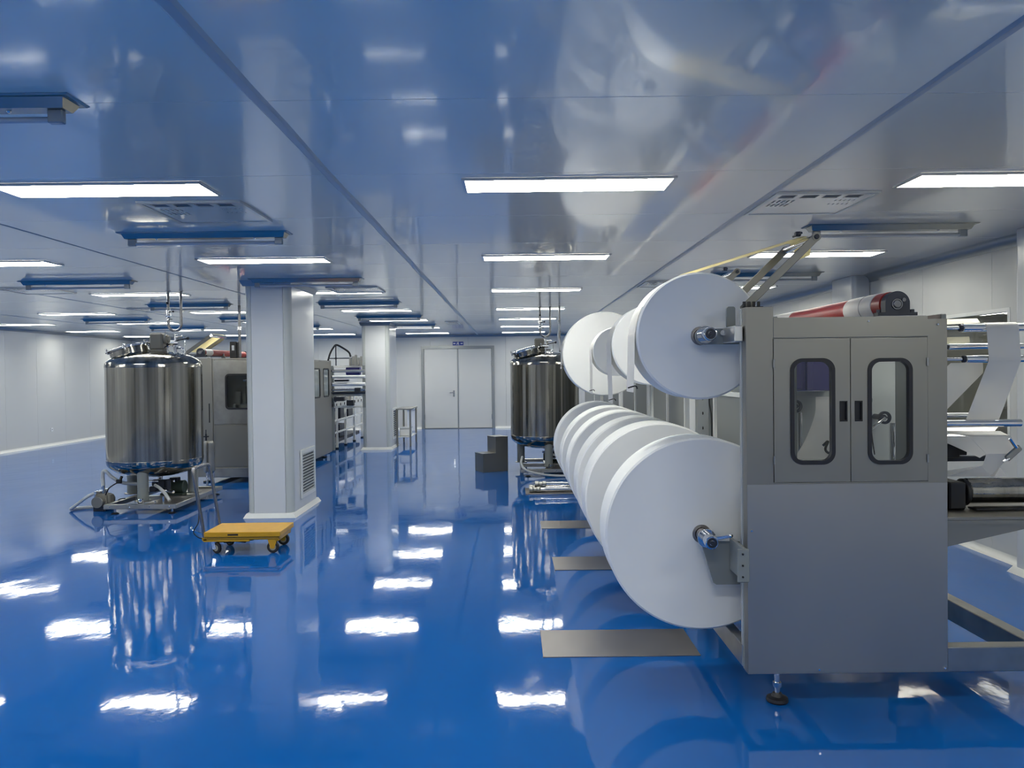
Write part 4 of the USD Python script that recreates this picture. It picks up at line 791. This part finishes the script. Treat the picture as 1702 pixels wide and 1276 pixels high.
part('interior_plate', [box(-4.9, 12.9, .3, -3.75, 12.92, 1.9), box(-4.35, 12.5, .9, -4.30, 12.55, 1.62), box(-4.45, 12.45, 1.1, -4.38, 12.5, 1.42), box(-4.5, 12.45, 1.05, -4.1, 12.6, 1.22, .01), box(-4.4, 12.4, 1.5, -4.1, 12.45, 1.53)], 'grey_paint', lm)
part('inner_screen', plate_x(sg.box(13.0, .9, 15.7, 1.9), -4.02, -4.01), 'pale_paint', lm, smooth=False)
part('interior_rod', [cyl((-4.22, 12.4, 1.1), (-4.22, 12.4, 1.64), .018, 10), cyl((-4.3, 12.4, 1.6), (-4.1, 12.4, 1.6), .014, 10)], 'chrome', lm)
rl = part('top_roller', cyl((-4.86, 12.15, 2.055), (-4.86, 14.1, 2.055), .046, 24), 'red_film', lm)
for a, b, w in ((12.16, 12.22, 0), (12.22, 12.50, 1), (12.50, 13.40, 0), (13.40, 13.80, 1), (13.80, 14.05, 0)):
    part('band', pipe((-4.86, a, 2.055), (-4.86, b, 2.055), .054 if w else .052, .0465, 24, .002), 'white_band' if w else 'red_film', rl, label='white wrapped band' if w else None)
bearing(12.095, lm, -4.86, 2.055, 1.974); bearing(14.1, lm, -4.86, 2.055, 1.974)
part('bearing_plate', [box(-4.97, 12.08, 1.9555, -4.74, 12.20, 1.9735, .002), box(-4.97, 14.08, 1.9555, -4.74, 14.2, 1.9735, .002)], 'aluminium', lm)
for y in (12.9, 13.5):
    a_ = part('dancer_arm', bar((-5.42, y, 2.06), (-4.98, y, 2.36), .06, .012, .003), 'arm_steel', lm)
    part('outrigger', [box(-5.44, y + .01, 2.0, -4.80, y + .05, 2.05, .003), box(-4.84, y + .01, 1.956, -4.78, y + .05, 2.0, .003)], 'grey_paint', a_)
part('dancer_roller', cyl((-4.99, 12.88, 2.35), (-4.99, 13.52, 2.35), .028, 16), 'chrome', lm)
part('dancer_web', sheet([(-5.42, 12.95, 2.085), (-4.985, 12.95, 2.382), (-4.985, 13.45, 2.382), (-5.42, 13.45, 2.085)], .0015), 'web_thin', lm)
sb = part('signal_box', [box(-4.47, 12.28, 1.956, -4.36, 12.38, 2.22, .01)], 'black', lm); part('indicator', box(-4.435, 12.276, 2.08, -4.395, 12.28, 2.16), 'white_plastic', sb, smooth=False)

# folding line beyond it
fl = thing('conveyor_line', 'open white conveyor line with rollers between the two columns', 'conveyor', (-4.0, 17.5, 0))
for y in (16.55, 17.4, 18.3, 19.3, 20.3):
    for x in (-3.95, -4.55):
        part('leg', box(x - .025, y - .025, .03, x + .025, y + .025, .95, .003), 'pale_paint', fl)
        part('foot', cyl((x, y, .001), (x, y, .03), .04, 12), 'rubber', fl)
part('side_beam', box(-3.97, 16.5, .95, -3.92, 20.4, 1.06, .004), 'pale_paint', fl); part('side_beam', box(-4.58, 16.5, .95, -4.53, 20.4, 1.06, .004), 'pale_paint', fl)
for z in (.35, .62): part('stretcher', [box(-3.965, 16.58, z, -3.935, 20.3, z + .04, .003)], 'pale_paint', fl)
for i in range(9): part('conveyor_roller', cyl((-4.53, 16.7 + i * .42, 1.03), (-3.97, 16.7 + i * .42, 1.03), .035, 14), 'chrome', fl)
rng = random.Random(5)
for i in range(9):
    y = 16.65 + i * .4; h = rng.uniform(.06, .16)
    u = part('guide_unit', [box(-3.99, y, 1.06, -3.89, y + .12, 1.06 + h, .008), cyl((-3.94, y + .06, 1.06 + h), (-3.94, y + .06, 1.10 + h), .02, 10)], rng.choice(['dark_iron', 'pale_paint', 'green_part', 'brushed_pale']), fl)
    part('bolt', box(-3.885, y + .03, .97, -3.875, y + .09, 1.03, .003), 'black', u)
for x in (-3.88, -3.2):
    part('roller_post', box(x - .03, 16.72, .03 if x < -3.5 else .95, x + .03, 16.78, 1.86, .003), 'grey_paint', fl)
part('cross_beam', [box(-3.85, 16.72, 1.20, -3.23, 16.78, 1.25, .003), box(-3.85, 16.72, 1.82, -3.23, 16.78, 1.86, .003), box(-3.85, 16.72, .951, -3.23, 16.78, .99, .003), box(-3.915, 16.73, .98, -3.85, 16.77, 1.03)], 'pale_paint', fl)
for z, r, m in ((1.745, .03, 'aluminium'), (1.62, .035, 'white_plastic'), (1.46, .04, 'white_plastic'), (1.345, .025, 'chrome'), (1.28, .03, 'dark_iron')):
    part('web_roller', cyl((-3.85, 16.62, z), (-3.15, 16.62, z), r, 16), m, fl); part('roller_bracket', [box(-3.89, 16.60, z - .02, -3.86, 16.72, z + .02, .003)], 'dark_iron', fl)
part('film_roll', cyl((-3.6, 16.87, 1.74), (-3.3, 16.87, 1.74), .10, 24, .006), 'purple', fl, label='small purple film roll'); part('film_core', cyl((-3.87, 16.87, 1.74), (-3.2, 16.87, 1.74), .02, 12), 'chrome', fl)
for b in (box(-3.82, 16.57, 1.10, -3.6, 16.71, 1.19, .008), box(-3.55, 16.57, 1.0, -3.4, 16.71, 1.12, .008), box(-3.38, 16.59, 1.26, -3.25, 16.71, 1.38, .008), box(-3.8, 16.57, 1.52, -3.5, 16.67, 1.56, .004)): part('gearbox', b, 'dark_iron', fl)
part('valve_bank', [box(-3.5 + .06 * k, 16.67, 1.861, -3.46 + .06 * k, 16.77, 2.03 + .03 * (k % 3), .006) for k in range(5)], 'brushed_pale', fl)
part('hose_mast', [cyl((-3.80, 16.75, 1.861), (-3.80, 16.75, 2.30), .012, 10), cyl((-3.95, 16.75, 2.02), (-3.45, 16.75, 2.02), .010, 8), box(-3.82, 16.73, 2.0, -3.78, 16.77, 2.04, .004), box(-3.82, 16.73, 2.28, -3.78, 16.77, 2.32, .004)], 'dark_iron', fl)
part('hose', tube([(-3.99, 16.57, 1.6), (-3.98, 16.67, 1.85), (-3.92, 16.72, 2.12), (-3.84, 16.75, 2.27), (-3.78, 16.75, 2.31), (-3.66, 16.75, 2.25), (-3.52, 16.75, 2.15), (-3.48, 16.75, 2.05)], .02, 10), 'black', fl)
part('drive_housing', [box(-4.48, 16.75 + k * .9, .56, -4.12, 17.3 + k * .9, .90 - .1 * (k % 2), .01) for k in range(4)], 'dark_iron', fl)
part('lower_chassis', [box(-4.5, 16.8, .12, -4.0, 20.2, .20, .005), box(-4.4, 17.0, .20, -4.1, 17.6, .55, .01), box(-4.4, 18.1, .20, -4.05, 18.7, .5, .01)], 'dark_iron', fl)
